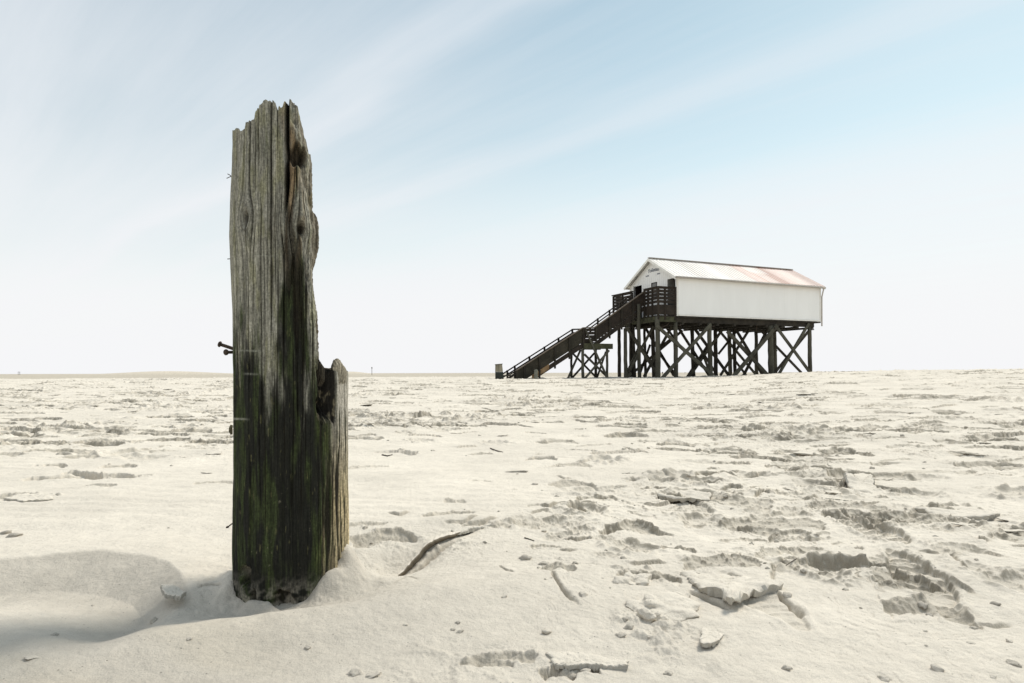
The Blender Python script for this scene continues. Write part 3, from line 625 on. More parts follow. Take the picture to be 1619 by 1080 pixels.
post = empty('weathered_post', (PXC, PYC, 0), 'thick weathered grey timber post with splintered top and black-green algae, standing close in the sand', 'post')
sh = bpy.data.objects.new('shaft', pm); COL.objects.link(sh); sh.parent = post
def splinter(a0, a1, r_in, r_out, prof, ybot, tone, seed):
    na, nz_ = 60, 70; V = []; Cc = []
    for side in (0, 1):
        for i in range(na + 1):
            t = i / na; a = radians(a0 + (a1 - a0) * t); edge_ = min(1, 6 * t, 6 * (1 - t)) ** .5
            yt = float(np.interp(a0 + (a1 - a0) * t, [p[0] for p in prof], [p[1] for p in prof])) + 2.6 * mnoise.noise(Vector((t * 9, seed, 0)))
            zb_ = EYE + (HY - ybot) / F * 1.62; zt_ = EYE + (HY - yt) / F * 1.62
            for k in range(nz_ + 1):
                u = k / nz_; z_ = zb_ + (zt_ - zb_) * u; thin = (1 - .75 * sst(.80, 1.0, u)) * edge_; mid_ = (r_in + r_out) / 2 - .012 * (1 - sst(.0, .30 + .3 * abs(mnoise.noise(Vector((a * 30, seed, 1)))), u))
                r_ = mid_ + (r_out - r_in) / 2 * thin * (1 if side else -1) + .0022 * mnoise.noise(Vector((a * 40, z_ * 14, seed + side))) + .0018 * mnoise.noise(Vector((a * 110, z_ * 30, seed + side)))
                d_ = cdir * cos(a) + rdir * sin(a); V.append((PXC + d_[0] * r_, PYC + d_[1] * r_, z_))
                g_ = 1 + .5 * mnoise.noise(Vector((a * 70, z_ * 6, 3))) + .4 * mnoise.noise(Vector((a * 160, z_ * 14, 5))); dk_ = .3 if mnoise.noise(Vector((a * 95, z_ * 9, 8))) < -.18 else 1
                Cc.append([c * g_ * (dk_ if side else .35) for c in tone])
    n1_ = (na + 1) * (nz_ + 1); Fc = []
    for i in range(na):
        for k in range(nz_):
            q_ = i * (nz_ + 1) + k; Fc.append((q_, q_ + 1, q_ + nz_ + 2, q_ + nz_ + 1)); Fc.append((q_ + n1_, q_ + nz_ + 1 + n1_, q_ + nz_ + 2 + n1_, q_ + 1 + n1_))
        q_ = i * (nz_ + 1) + nz_; Fc.append((q_, q_ + n1_, q_ + nz_ + 1 + n1_, q_ + nz_ + 1))
    for i in (0, na):
        for k in range(nz_): q_ = i * (nz_ + 1) + k; Fc.append((q_, q_ + n1_, q_ + 1 + n1_, q_ + 1))
    o = mesh_obj('splinter', V, Fc, MPOST, post, True); a_ = o.data.color_attributes.new('tone', 'FLOAT_COLOR', 'POINT'); arr = np.ones((len(V), 4), np.float32); arr[:, :3] = Cc; a_.data.foreach_set('color', arr.ravel())
splinter(49, 84, .122, .1465, [(49, 575), (52, 568), (56, 566), (61, 567), (67, 571), (74, 578), (84, 588)], 618, (.27, .24, .18), 2)
splinter(27, 37, .112, .140, [(27, 572), (30, 567), (32, 570), (34, 573), (37, 583)], 610, (.045, .038, .026), 5)
splinter(98, 140, .120, .144, [(98, 596), (110, 583), (120, 577), (126, 580), (140, 592)], 640, (.20, .17, .12), 9)
MIRON = mat('rusted_iron', (.035, .028, .024), .75, (.075, .05, .035), 120, .4, 300)
def nail(p0, p1, r, head, name='nail', bend=None):
    mb = MB(); p0 = Vector(p0); p1 = Vector(p1); d = (p1 - p0).normalized()
    pts = [p0, p0.lerp(p1, .5) + (Vector(bend) if bend else Vector((0, 0, 0))), p1]
    mb.tube(pts, r, 10, .1)
    o = mb.build(name, MIRON, post, True)
    if head:
        h = MB(); h.tube([p1 - d * .001, p1 + d * .0025, p1 + d * .0055], [head * .95, head, head * .7], 12, .08); h.build('nail_head', MIRON, o, True)
    return o
def ppt(px, py, off=0.0):    # place at the post's left flank
    Y = PYC + .05 - off; return Vector(((px - CX) / F * Y, Y, EYE + (HY - py) / F * Y))
nail(ppt(378, 553.5), ppt(348.5, 543.5, .01), .0048, .0085); nail(ppt(378, 556), ppt(358, 556, .04), .0042, .0085)
nail(ppt(368, 280), ppt(360.5, 274), .0011, 0, 'wire', (0, 0, .002)); nail(ppt(368, 277), ppt(359, 281), .0010, 0, 'wire')
nail(ppt(372, 827), ppt(360, 832), .0018, .0030, 'nail', (0, 0, .004)); nail(ppt(370, 408), ppt(360, 408.5), .0012, 0)
kb = MB(); kb.tube([ppt(366, 686), ppt(364.5, 681), ppt(364.3, 676), ppt(366, 671)], [.003, .0052, .005, .003], 10, .2, 3); kb.build('wood_splinter', mat('splinter_wood', (.10, .09, .055), .9, (.18, .16, .10), 200, .5, 300), post, True)
print('post')

# ------------------------------------------------------------------ the hut on stilts
WP = mat('white_painted_boards', (.90, .897, .875), .55, (.86, .857, .835), 1.6, .15, 30, (1, 1, .25))
WT = mat('white_trim', (.84, .83, .78), .6, (.72, .70, .65), 4, .2, 30)
def roof_mat():
    m = bpy.data.materials.new('painted_sheet_roof'); m.use_nodes = True; t = m.node_tree; b = t.nodes['Principled BSDF']; b.inputs['Roughness'].default_value = .5
    a = t.nodes.new('ShaderNodeAttribute'); a.attribute_name = 'tone'; c = t.nodes.new('ShaderNodeTexCoord')
    n = t.nodes.new('ShaderNodeTexNoise'); n.inputs['Scale'].default_value = 3; n.inputs['Detail'].default_value = 8; n.inputs['Roughness'].default_value = .7; t.links.new(c.outputs['Object'], n.inputs['Vector'])
    r = t.nodes.new('ShaderNodeMapRange'); r.inputs[1].default_value = .3; r.inputs[2].default_value = .7; r.inputs[3].default_value = .85; r.inputs[4].default_value = 1.1; t.links.new(n.outputs[0], r.inputs[0])
    x = t.nodes.new('ShaderNodeVectorMath'); x.operation = 'SCALE'; t.links.new(a.outputs['Color'], x.inputs[0]); t.links.new(r.outputs[0], x.inputs['Scale']); t.links.new(x.outputs[0], b.inputs['Base Color']); return m
MROOF = roof_mat()
DK = mat('dark_shaded_timber', (.018, .015, .011), .85, (.042, .035, .025), 3, .5, 40, (1, 1, 1))  # dark timber; also puts shade into rear stilts, rear braces and floor beams
BR = mat('brown_stained_timber', (.019, .014, .010), .8, (.038, .028, .020), 2.5, .5, 40)
GP = mat('greying_pile_timber', (.040, .037, .026), .85, (.105, .10, .075), 2.2, .5, 50, (1, 1, .3))
GB = mat('weathered_brace_timber', (.028, .025, .018), .85, (.085, .078, .056), 1.8, .5, 50)
MG = mat('mossy_timber', (.035, .038, .020), .9, (.08, .078, .045), 5, .5, 50)
GREY = mat('grey_inner_boards', (.21, .205, .185), .7, (.27, .26, .235), 3, .2, 30, (1, 1, .3))
BLK = mat('dark_interior_brown', (.022, .016, .013), .8, (.035, .022, .018), 3)  # near-black brown for the left doorway
GLASS = mat('old_window_glass', (.12, .12, .115), .25, (.16, .16, .15), 4, spec=.5)
MET = mat('zinc', (.34, .31, .28), .5, (.44, .40, .35), 8, metal=.0)
hb = hp(6.2, 2.6, .3)
hut = empty('beach_hut', hb, 'white pitched-roof beach hut raised on crossed timber stilts above the sand', 'hut')
ZF, ZW, SL, WV = 4.19, 6.69, 12.6, 5.3
def ridge(v): return ZW + (1 - abs(v - WV / 2) / (WV / 2)) * 1.48
# long walls as panels with fine cover strips
mb = MB(); mb.hbox(.06, SL - .06, 0, .08, ZF, ZW + .04); lw = mb.build('long_wall', WP, hut)
mb = MB()
for k in range(1, 11):
    s_ = k * SL / 11; mb.hbox(s_ - .008, s_ + .008, -.003, -.001, ZF + .05, ZW - .04)
mb.build('cover_strip', WP, lw)
mb = MB(); mb.hbox(.06, SL - .06, WV - .08, WV, ZF, ZW + .04); mb.build('long_wall', WP, hut)
for s_ in (-.03, SL - .10):
    for v_ in (-.02, WV - .1): mb = MB(); mb.hbox(s_, s_ + .13, v_, v_ + .12, ZF - .03, ZW + .02); mb.build('corner_board', WT, hut)
mb = MB(); mb.hbox(.11, SL - .11, -.045, -.017, ZF - .02, ZF + .07); mb.build('skirting_board', WT, hut)
# gable wall with openings
def gable_piece(mb, v0, v1, z0, zt0, zt1, s0=.0, s1=.07):
    mb.hexa([hp(a, b, z0) for a, b in ((s0, v0), (s1, v0), (s1, v1), (s0, v1))] + [hp(s0, v0, zt0), hp(s1, v0, zt0), hp(s1, v1, zt1), hp(s0, v1, zt1)])
mb = MB(); OPZ = 6.66
brk = [.11, .16, 1.02, 2.10, 2.65, 2.74, 3.86, 4.76, WV - .11]
for a, b in zip(brk[:-1], brk[1:]):
    zt = (ridge(a), ridge(b))
    if (a, b) in ((.16, 1.02), (3.86, 4.76)): gable_piece(mb, a, b, OPZ - .03, *zt)
    elif a in (2.10, 2.65): gable_piece(mb, a, b, 6.62, *zt); gable_piece(mb, a, b, ZF, 5.55, 5.55)
    else: gable_piece(mb, a, b, ZF, *zt)
gw = mb.build('gable_wall', WP, hut)
mb = MB()
for k in range(1, 24):
    v_ = k * .22 + .1
    if .14 < v_ < 1.05 or 3.83 < v_ < 4.8 or 2.05 < v_ < 2.8: mb.hbox(-.010, -.001, v_ - .008, v_ + .008, OPZ + .03, ridge(v_) - .12)
    else: mb.hbox(-.010, -.001, v_ - .008, v_ + .008, ZF + .02, ridge(v_) - .12)
mb.build('board_joint', WT, gw)
mb = MB()
for a, b in ((.1, 2.65), (2.65, WV - .1)): gable_piece(mb, a, b, ZF, ridge(a), ridge(b), SL - .07, SL)
mb.build('gable_wall', WP, hut)
# window
mb = MB(); mb.hbox(-.02, .05, 2.10, 2.15, 5.55, 6.62); mb.hbox(-.02, .05, 2.69, 2.74, 5.55, 6.62); mb.hbox(-.02, .05, 2.15, 2.69, 6.57, 6.62); mb.hbox(-.02, .05, 2.15, 2.69, 5.55, 5.60)
wf = mb.build('window', DK, hut); mb = MB(); mb.hbox(.01, .03, 2.15, 2.69, 5.60, 6.57); mb.build('pane', GLASS, wf)
# doorways: lobbies behind the openings
def lobby(v0, v1, m1, m2):
    mb = MB(); mb.hbox(.9, .95, v0, v1, ZF, OPZ); o = mb.build('doorway', m1, hut)
    mb = MB(); mb.hbox(.08, .9, v0 - .04, v0, ZF, OPZ); mb.hbox(.08, .9, v1, v1 + .04, ZF, OPZ); mb.hbox(.08, .95, v0 - .04, v1 + .04, OPZ, OPZ + .04); mb.build('lining', m2, o)
lobby(.16, 1.02, GREY, GREY); lobby(3.86, 4.76, BLK, BLK)
mb = MB(); mb.hexa([hp(a, b, z) for z in (ZF, OPZ - .06) for a, b in ((-.35, 4.36), (-.31, 4.33), (.02, 4.74), (-.02, 4.76))]); dr = mb.build('door', GREY, hut); dr['label'] = 'grey door leaf standing open'
mb = MB(); mb.tube([hp(-.30, 4.32, 5.2), hp(-.36, 4.30, 5.2)], .02, 8); mb.build('handle', MIRON, dr)
# floor and beams
mb = MB(); mb.hbox(-.02, SL + .02, .0, WV, ZF - .12, ZF - .035); mb.build('floor', DK, hut)
for v_ in (.12, 2.75, 4.9): mb = MB(); mb.hbox(.0, SL - .5, v_, v_ + .25, ZF - .42, ZF - .12); mb.build('floor_beam', DK, hut)
for k in range(9): mb = MB(); mb.hbox(.4 + k * 1.42, .58 + k * 1.42, .02, WV - .02, ZF - .56, ZF - .423); mb.build('cross_joist', DK, hut)
# roof: two ribbed slopes
S0, S1, OV = -.32, SL + .14, .24
def slope(sign):
    ns, nv_ = 470, 6; V = []; Cc = []; Fc = []
    rnd_ = random.Random(4); tones = [rnd_.random() for _ in range(40)]
    rise = 1.48 / (WV / 2)
    for i in range(ns + 1):
        s_ = S0 + (S1 - S0) * i / ns; k = (s_ - S0) / .30; fr = k - math.floor(k); rib = .035 * math.exp(-((fr - .5) / .10) ** 2) + .004 * sin(k * 12)
        for j in range(nv_ + 1):
            d = (WV / 2 + OV) * j / nv_; v_ = WV / 2 + sign * d; z_ = ZW + 1.48 + .09 - d * rise + rib
            V.append(hp(s_, v_, z_))
            u = (s_ - S0) / (S1 - S0); t_ = tones[int(k / 3) % 40]
            pk_ = min(1.0, np.clip((u - .36) / .34, 0, 1) ** .8 * (0.60 + .45 * t_) + .22 * t_ * (u > .15))
            if .60 < u < .72 and j < 3: pk_ *= .35
            if .40 < u < .52: pk_ *= .3
            Cc.append(np.array([.60, .58, .54]) * (1 - pk_) + np.array([.36, .17, .12]) * pk_)
    for i in range(ns):
        for j in range(nv_): a = i * (nv_ + 1) + j; Fc.append((a, a + 1, a + nv_ + 2, a + nv_ + 1))
    n = len(V); V2 = [p - Vector((0, 0, .03)) for p in V]; V += V2; Cc += Cc; Fc += [tuple(q + n for q in f[::-1]) for f in Fc]
    def edge(idx): 
        for a, b in zip(idx[:-1], idx[1:]): Fc.append((a, b, b + n, a + n))
    edge([i * (nv_ + 1) for i in range(ns + 1)]); edge([i * (nv_ + 1) + nv_ for i in range(ns + 1)][::-1]); edge(list(range(nv_ + 1))[::-1]); edge([ns * (nv_ + 1) + j for j in range(nv_ + 1)])
    o = mesh_obj('roof', V, Fc, MROOF, hut); a = o.data.color_attributes.new('tone', 'FLOAT_COLOR', 'POINT'); arr = np.ones((len(V), 4), np.float32); arr[:, :3] = Cc; a.data.foreach_set('color', arr.ravel()); return o
rf = slope(-1); rf['label'] = 'ribbed roof slope facing the viewer, white fading to rusty pink at the far end'; slope(1)
mb = MB(); mb.bar(hp(S0 + .02, WV / 2, ZW + 1.615), hp(S1 - .02, WV / 2, ZW + 1.615), .16, .035); mb.build('ridge_cap', MET, rf)
for k in range(60): s_ = S0 + .2 + k * .21; mb = MB(); mb.bar(hp(s_, WV / 2 - .12, ZW + 1.60), hp(s_ + .08, WV / 2 - .12, ZW + 1.60), .02, .05); mb.build('ridge_filler', MET, rf)
rise = 1.48 / (WV / 2)
for sg in (-1, 1):
    for se in (S0 - .03, S1 + .0):
        d = WV / 2 + OV + .02; c = []
        mb = MB()
        for s_ in (se, se + .03):
            c.append([hp(s_, WV / 2, ZW + 1.56), hp(s_, WV / 2, ZW + 1.38), hp(s_, WV / 2 + sg * d, ZW + 1.38 - d * rise), hp(s_, WV / 2 + sg * d, ZW + 1.56 - d * rise)])
        mb.hexa([c[0][1], c[1][1], c[1][2], c[0][2], c[0][0], c[1][0], c[1][3], c[0][3]])
        mb.build('verge_board', WT, hut)
for v_ in (-OV - .06, WV + OV + .06): mb = MB(); mb.tube([hp(S0 + .02, v_, ZW - .10), hp(S1 - .02, v_, ZW - .13)], .055, 10); mb.build('gutter', MET, hut, True)
mb = MB(); mb.hbox(.0, SL, -OV + .0, -OV + .03, ZW - .14, ZW - .02); mb.build('fascia_board', mat('brown_grey_fascia', (.20, .17, .13), .7, (.28, .24, .19), 6), hut)
mb = MB(); mb.tube([hp(S1 - .25, -OV - .06, ZW - .14), hp(S1 - .20, -OV - .06, ZW - .28), hp(SL + .06, -.06, ZW - .75), hp(SL + .08, -.04, ZW - 1.0), hp(SL + .08, -.04, ZF - .35)], .035, 8); mb.build('drainpipe', MET, hut, True)
# small lettering on the gable: an arched worn script line and two tiny words with a swoosh
MTXT = mat('faded_blue_grey_paint', (.20, .22, .26), .7)
def text_mesh(body, size, loc_s, v0, z0, arch, name, parent):
    cu = bpy.data.curves.new(name, 'FONT'); cu.body = body; cu.size = size; cu.shear = .25; cu.align_x = 'CENTER'; cu.offset = .006
    to = bpy.data.objects.new('tmp', cu); COL.objects.link(to); dg = bpy.context.evaluated_depsgraph_get(); dg.update(); m_ = bpy.data.meshes.new_from_object(to.evaluated_get(dg))
    bpy.data.objects.remove(to); off = parent_world(parent)
    for v in m_.vertices:
        x, y = v.co.x, v.co.y; zz = z0 + y + arch * (1 - (x / .7) ** 2); v.co = hp(loc_s, v0 - x, zz) - off
    m_.materials.clear(); m_.materials.append(MTXT); o = bpy.data.objects.new(name, m_); COL.objects.link(o); o.parent = parent; return o
text_mesh('Toiletten', .34, -.022, 2.50, 7.32, .05, 'lettering', hut)
text_mesh('DAMEN', .10, -.022, 3.18, 7.12, .0, 'lettering', hut); text_mesh('HERREN', .10, -.022, 1.92, 7.10, .0, 'lettering', hut)

# --- deck in front of the gable
DS = -1.4
dk = empty('entrance_deck', hp(-.7, 2.6, .3), 'dark timber entrance deck with slatted railing in front of the gable', 'deck')
mb = MB(); mb.hbox(DS, -.035, .02, WV, ZF - .10, ZF - .03); mb.build('decking', DK, dk)
mb = MB(); mb.hbox(DS - .06, DS + .1, .05, WV, ZF - .42, ZF - .103); mb.hbox(DS + .1, -.04, .05, .25, ZF - .42, ZF - .103); mb.hbox(DS + .1, -.04, WV - .3, WV - .1, ZF - .42, ZF - .103); mb.build('edge_beam', MG, dk)
slz = [(5.84, 5.96), (5.62, 5.79), (5.40, 5.57), (5.17, 5.35), (4.95, 5.12), (4.22, 4.84)]
def rail_panel(a, b, posts):    # a,b = (s,v)
    mb = MB()
    for z0, z1 in slz:
        p = hp(a[0], a[1], (z0 + z1) / 2); q = hp(b[0], b[1], (z0 + z1) / 2); mb.bar(p, q, .03, (z1 - z0) * K)
    o = mb.build('railing_slats', BR, dk)
    mb = MB()
    for t_ in posts:
        s_, v_ = a[0] + (b[0] - a[0]) * t_, a[1] + (b[1] - a[1]) * t_; mb.bar(hp(s_, v_, ZF - .3), hp(s_, v_, 5.93), .10, .10, (0, 1, 0))
    mb.build('railing_post', BR, dk)
rail_panel((DS, .06), (-.04, .06), (0, .38, .96)); rail_panel((DS, .10), (DS, 1.55), (.40, .72, 1)); rail_panel((DS, 2.95), (DS, WV), (0, .5, 1)); rail_panel((DS, WV - .05), (-.04, WV - .05), (.5, 1))
mb = MB(); mb.bar(hp(DS - .05, .06, 5.98), hp(-.03, .06, 5.98), .11, .035); mb.bar(hp(DS, .16, 5.98), hp(DS, 1.6, 5.98), .11, .035); mb.bar(hp(DS, 2.9, 6.0), hp(DS, WV + .12, 6.0), .14, .05); mb.build('handrail', BR, dk)

# --- piles and braces
def gz(s, v):
    p = hp(s, v, 0); return gheight(p.x, p.y)
def pile(root, s, v, ztop, r, m=GP, lean=.0, seed=0):
    b = hp(s + lean, v, 0); b.z = gz(s + lean, v) - .4; t = hp(s, v, ztop); rd = random.Random(seed * 7 + int(s * 31))
    mb = MB(); n = 9; pts = [b.lerp(t, i / n) + Vector((rd.uniform(-.012, .012), rd.uniform(-.012, .012), 0)) for i in range(n + 1)]
    mb.tube(pts, [r * K * .90 * (1.08 - .12 * i / n) for i in range(n + 1)], 12, .08, seed); return mb.build('pile', m, root, True)
def brace(root, a, b, v, wdt=.2, m=GB):
    p, q = hpx(*a, v), hpx(*b, v); mb = MB(); up = Vector((VX, VY, 0)); n = 5
    for i in range(1): mb.bar(p, q, wdt * K, .09 * K, up)
    o = mb.build('brace', m, root); return o
for i, (s_, v_, r_, m_) in enumerate([(0, .18, .15, GP), (2.72, .18, .16, GP), (8.0, .18, .20, GP), (11.72, .18, .15, GP),
        (.2, 2.9, .15, DK), (3.55, 2.9, .14, DK), (5.6, 2.9, .15, DK), (7.3, 2.9, .13, DK), (11.2, 2.9, .14, GP),
        (-.0, 5.0, .13, DK), (5.2, 5.0, .12, DK), (8.75, 5.0, .16, GP), (11.45, 5.0, .15, GP), (1.0, 5.0, .11, DK)]):  # rear stilts in the dark timber have their shade painted in
    pile(hut, s_, v_, ZF - .42, r_, m_, .12 if i % 3 else .05, i)
for i, (a, b, v_, w_, m_) in enumerate([
        ((1038, 515), (1131, 597), .0, .22, GP), ((1124, 513), (1047, 598), -.02, .22, GP), ((1229, 515), (1160, 595), -.05, .27, GP), ((1150, 524), (1213, 593), .06, .25, GB),
        ((1225, 514), (1281, 590), -.02, .2, GP), ((1279, 512), (1232, 591), .08, .2, GP),
        ((1186, 505), (1267, 590), 2.8, .17, DK), ((1286, 515), (1224, 591), 2.7, .19, DK), ((1217, 515), (1175, 595), 2.8, .2, DK), ((1097, 518), (1153, 595), 2.8, .2, DK),
        ((1071, 516), (1121, 594), 2.75, .17, DK), ((1158, 512), (1207, 594), 2.75, .2, DK), ((1192, 510), (1139, 594), 2.7, .17, GB), ((1149, 512), (1089, 597), 2.7, .18, GB),
        ((1133, 518), (1196, 594), 4.9, .18, GB), ((1079, 523), (992, 597), 4.9, .17, DK), ((989, 515), (1042, 590), 4.85, .2, GB), ((1034, 514), (994, 590), 4.8, .17, GB),
        ((1067, 508), (1018, 596), 2.7, .18, GB), ((1018, 514), (1067, 597), 4.9, .18, DK), ((1040, 556), (1066, 590), 4.9, .16, DK), ((1010, 550), (988, 597), 2.7, .17, GB),
        ((1154, 560), (1180, 594), 4.9, .16, DK), ((1186, 560), (1205, 593), 4.9, .16, DK), ((1120, 545), (1086, 597), 4.9, .17, DK), ((1100, 540), (1134, 594), 4.9, .16, DK),
        ((1072, 527), (1045, 549), 2.6, .15, DK), ((1052, 516), (1085, 560), 4.9, .15, DK), ((1168, 520), (1136, 560), 4.9, .15, DK), ((1204, 520), (1228, 556), 4.9, .15, DK), ((1108, 552), (1124, 594), 2.7, .15, GB), ((1028, 545), (1010, 596), 4.9, .14, DK)]):
    brace(hut, a, b, v_, w_, m_)
for s_, v_ in ((0.1, .1), (2.75, .1), (5.7, 2.8), (8, .0), (11.7, .1)):
    mb = MB(); mb.tube([hp(s_ + .1, v_ - .22, ZF - .62), hp(s_ + .1, v_ + .1, ZF - .62)], .03, 8); mb.build('bolt', MIRON, hut)
mb = MB(); mb.tube([hp(7.1, .5, ZF - .2), hp(7.1, .5, ZF - .78)], .02, 8); mb.build('drain_stub', MIRON, hut)
mb = MB(); mb.tube([hpx(1046, 518, .3), hpx(1055, 514, .3), hpx(1060, 508, .3)], .025, 8); mb.build('pipe', MIRON, hut)
pile(dk, DS, .15, ZF - .10, .17, GP, .05, 31); pile(dk, DS, 4.6, ZF - .42, .13, DK, .05, 32); pile(dk, DS + .05, 2.9, ZF - .42, .12, DK, .1, 33)

# --- stairs
SV0, SV1 = 1.6, 2.9
st = empty('staircase', hp(-6.2, 2.2, .3), 'long dark brown timber staircase with boarded sides climbing from the sand to the deck', 'staircase')
RP = [(-1.42, 5.86), (-5.14, 3.42), (-5.97, 3.38), (-10.5, .72), (-11.12, .36)]     # top of the near rail: (s, z)
def railz(s):
    return float(np.interp(-s, [-a for a, _ in RP], [b for _, b in RP]))
def skew(mb, sa, sb, d0, d1, v0, v1, za=None, zb=None):    # board following the rail, d below it
    A, B = railz(sa), railz(sb)
    mb.hexa([hp(sa, v0, A - d1), hp(sb, v0, B - d1), hp(sb, v1, B - d1), hp(sa, v1, A - d1), hp(sa, v0, A - d0), hp(sb, v0, B - d0), hp(sb, v1, B - d0), hp(sa, v1, A - d0)])
segs = [(-1.45, -5.14), (-5.14, -5.97), (-5.97, -10.55)]
mb = MB()
for a, b in segs: skew(mb, a, b, 0, .055, SV0 - .10, SV0 + .06)
mb.build('handrail', mat('worn_handrail_wood', (.09, .065, .045), .7, (.17, .135, .10), 4, .4, 40), st)
for i, (a, b) in enumerate(segs):
    mb = MB()
    for k in range(4): skew(mb, a, b, .075 + k * .215, .075 + k * .215 + (.205 if i != 1 else .185), SV0 - .02, SV0 + .02)
    mb.build('side_boards', BR if i < 2 else mat('mossy_brown_boards', (.026, .023, .015), .85, (.050, .043, .030), 2.5, .5, 40), st)
mb = MB(); skew(mb, *segs[0], .98, 1.28, SV0 - .04, SV0 + .03); skew(mb, -5.97, -9.4, .98, 1.28, SV0 - .04, SV0 + .03); mb.build('stringer', BR, st)
mb = MB(); skew(mb, -8.35, -9.5, .90, 1.22, SV0 - .06, SV0 - .041); o = mb.build('patch_board', mat('raw_orange_brown_wood', (.16, .085, .035), .85, (.32, .22, .12), 6, .5, 40), st); o['label'] = 'bare orange-brown patch board near the foot of the stairs'
mb = MB(); skew(mb, -1.45, -5.14, .98, 1.28, SV1 - .03, SV1 + .04); skew(mb, -5.97, -10.2, .98, 1.28, SV1 - .03, SV1 + .04); mb.build('stringer', BR, st)
for sp_ in (-2.3, -3.15, -4.05, -5.05, -5.95, -6.95, -7.95, -9.0, -10.0, -10.5):
    mb = MB(); zt = railz(sp_); zb = max(zt - 1.42, EYE + (gz(sp_, SV0) - EYE) / K - .1); mb.hexa([hp(a, b, z) for z in (zb, zt - .05) for a, b in ((sp_ - .05, SV0 - .10), (sp_ + .05, SV0 - .10), (sp_ + .05, SV0 - .025), (sp_ - .05, SV0 - .025))]); mb.build('rail_post', DK, st)
    mb = MB(); mb.hexa([hp(a, b, z) for z in (max(zt - 1.3, EYE + (gz(sp_, SV1) - EYE) / K - .1), zt - .01) for a, b in ((sp_ - .05, SV1 + .055), (sp_ + .05, SV1 + .055), (sp_ + .05, SV1 + .14), (sp_ - .05, SV1 + .14))]); mb.build('rail_post', DK, st)
mb = MB()
segs2 = [(-1.45, -5.14), (-5.14, -5.97), (-5.97, -11.1)]
for a, b in segs2:
    for d0 in (0, .22, .46): skew(mb, a, b, d0, d0 + .09, SV1 + .00, SV1 + .05)
mb.build('far_rails', BR, st)
mb = MB()
for a, b in ((-10.5, -11.12),):
    for d0 in (.0, .20, .40): skew(mb, a, b, d0, d0 + .08, SV0 - .02, SV0 + .03)
mb.build('rail_end', BR, st)
def steps(sa, za, sb, zb, n):
    for k in range(n):
        t_ = (k + .5) / n; s_ = sa + (sb - sa) * t_; z_ = za + (zb - za) * t_; mb = MB(); mb.hbox(s_ - .16, s_ + .16, SV0 + .05, SV1 - .05, z_ - .03, z_ + .03); mb.build('step', DK, st)
steps(-1.5, 4.2, -5.14, 2.5, 11); steps(-5.97, 2.35, -10.9, .30, 13)
mb = MB(); mb.hbox(-5.97, -5.10, SV0 + .03, SV1 - .03, 2.40, 2.48); mb.build('landing', DK, st)
# landing support
mb = MB(); mb.hbox(-5.95, -3.85, SV0 - .12, SV0 + .16, 2.05, 2.38); mb.hbox(-5.95, -3.85, SV1 + .06, SV1 + .3, 2.05, 2.35); mb.build('support_beam', MG, st)
mb = MB(); mb.hbox(-5.9, -5.7, SV0 + .165, SV1 + .055, 2.1, 2.3); mb.hbox(-4.1, -3.9, SV0 + .165, SV1 + .055, 2.1, 2.3); mb.build('support_beam', MG, st)
for i, (px_, v_, m_, r_) in enumerate([(921.5, SV0, GP, .105), (960, SV0, GP, .09), (903.5, SV1 + .15, DK, .085), (942, SV1 + .15, DK, .10)]): pile(st, s_at(px_, v_), v_, 2.08, r_, m_, .0, 40 + i)
for a, b, v_, w_, m_ in [((924, 560), (961, 597), SV0 - .1, .12, GB), ((963, 554), (925, 598), SV0 - .12, .12, GP), ((926, 521), (938.5, 550), SV0 - .15, .10, GP), ((938.5, 550), (960, 597), SV0 - .17, .12, GP),
                         ((905, 558), (943, 597), SV1 + .1, .11, DK), ((940, 558), (904, 598), SV1 + .1, .11, DK), ((918, 553), (898, 598), SV0 + .2, .11, GB), ((958, 556), (944, 597), SV1 + .1, .10, GB)]: brace(st, a, b, v_, w_, m_)
pile(st, -1.95, 1.42, 4.98, .13, GP, .06, 51); pile(st, s_at(988.5, 1.5), 1.5, 3.4, .13, GP, .05, 52); pile(st, s_at(997, 3.05), 3.05, 4.0, .12, DK, .04, 53)
for a, b, v_, w_, m_ in [((990, 517), (1038, 590), 1.35, .16, GB), ((1033, 516), (996, 585), 1.3, .15, GB), ((998, 590), (988, 598), 1.4, .2, GB)]: brace(st, a, b, v_, w_, m_)
print('hut')

# --- stumps by the stair foot
bx, by = (789.5 - CX) / F * 29.0, 29.0; bz = EYE - (597.5 - 589.6) / F * 29
stp = empty('timber_stump', (bx, by, bz), 'squat square timber stump with pale upper half and black foot, left of the staircase foot', 'stump')
mb = MB(); u1 = .185; s1 = MB()
mb.hexa([(bx - u1, by - u1, bz - .2), (bx + u1 + .03, by - u1, bz - .2), (bx + u1 + .03, by + u1, bz - .2), (bx - u1, by + u1, bz - .2), (bx - u1 - .002, by - u1, bz + .27), (bx + u1 - .01, by - u1, bz + .27), (bx + u1 - .01, by + u1, bz + .27), (bx - u1, by + u1, bz + .27)])
mb.build('stump_foot', mat('black_wet_foot', (.015, .02, .018), .7, (.03, .035, .028), 8, .4, 50), stp)
s1.hexa([(bx - u1 - .005, by - u1, bz + .275), (bx + u1 - .02, by - u1, bz + .275), (bx + u1 - .02, by + u1, bz + .275), (bx - u1, by + u1, bz + .275), (bx - u1, by - u1 + .02, bz + .60), (bx + .12, by - u1 + .02, bz + .62), (bx + .13, by + u1 - .04, bz + .63), (bx - u1 + .02, by + u1 - .02, bz + .60)])
s1.build('stump_head', mat('pale_worn_timber', (.13, .12, .09), .85, (.30, .27, .20), 7, .5, 60, (1, 1, .3)), stp)
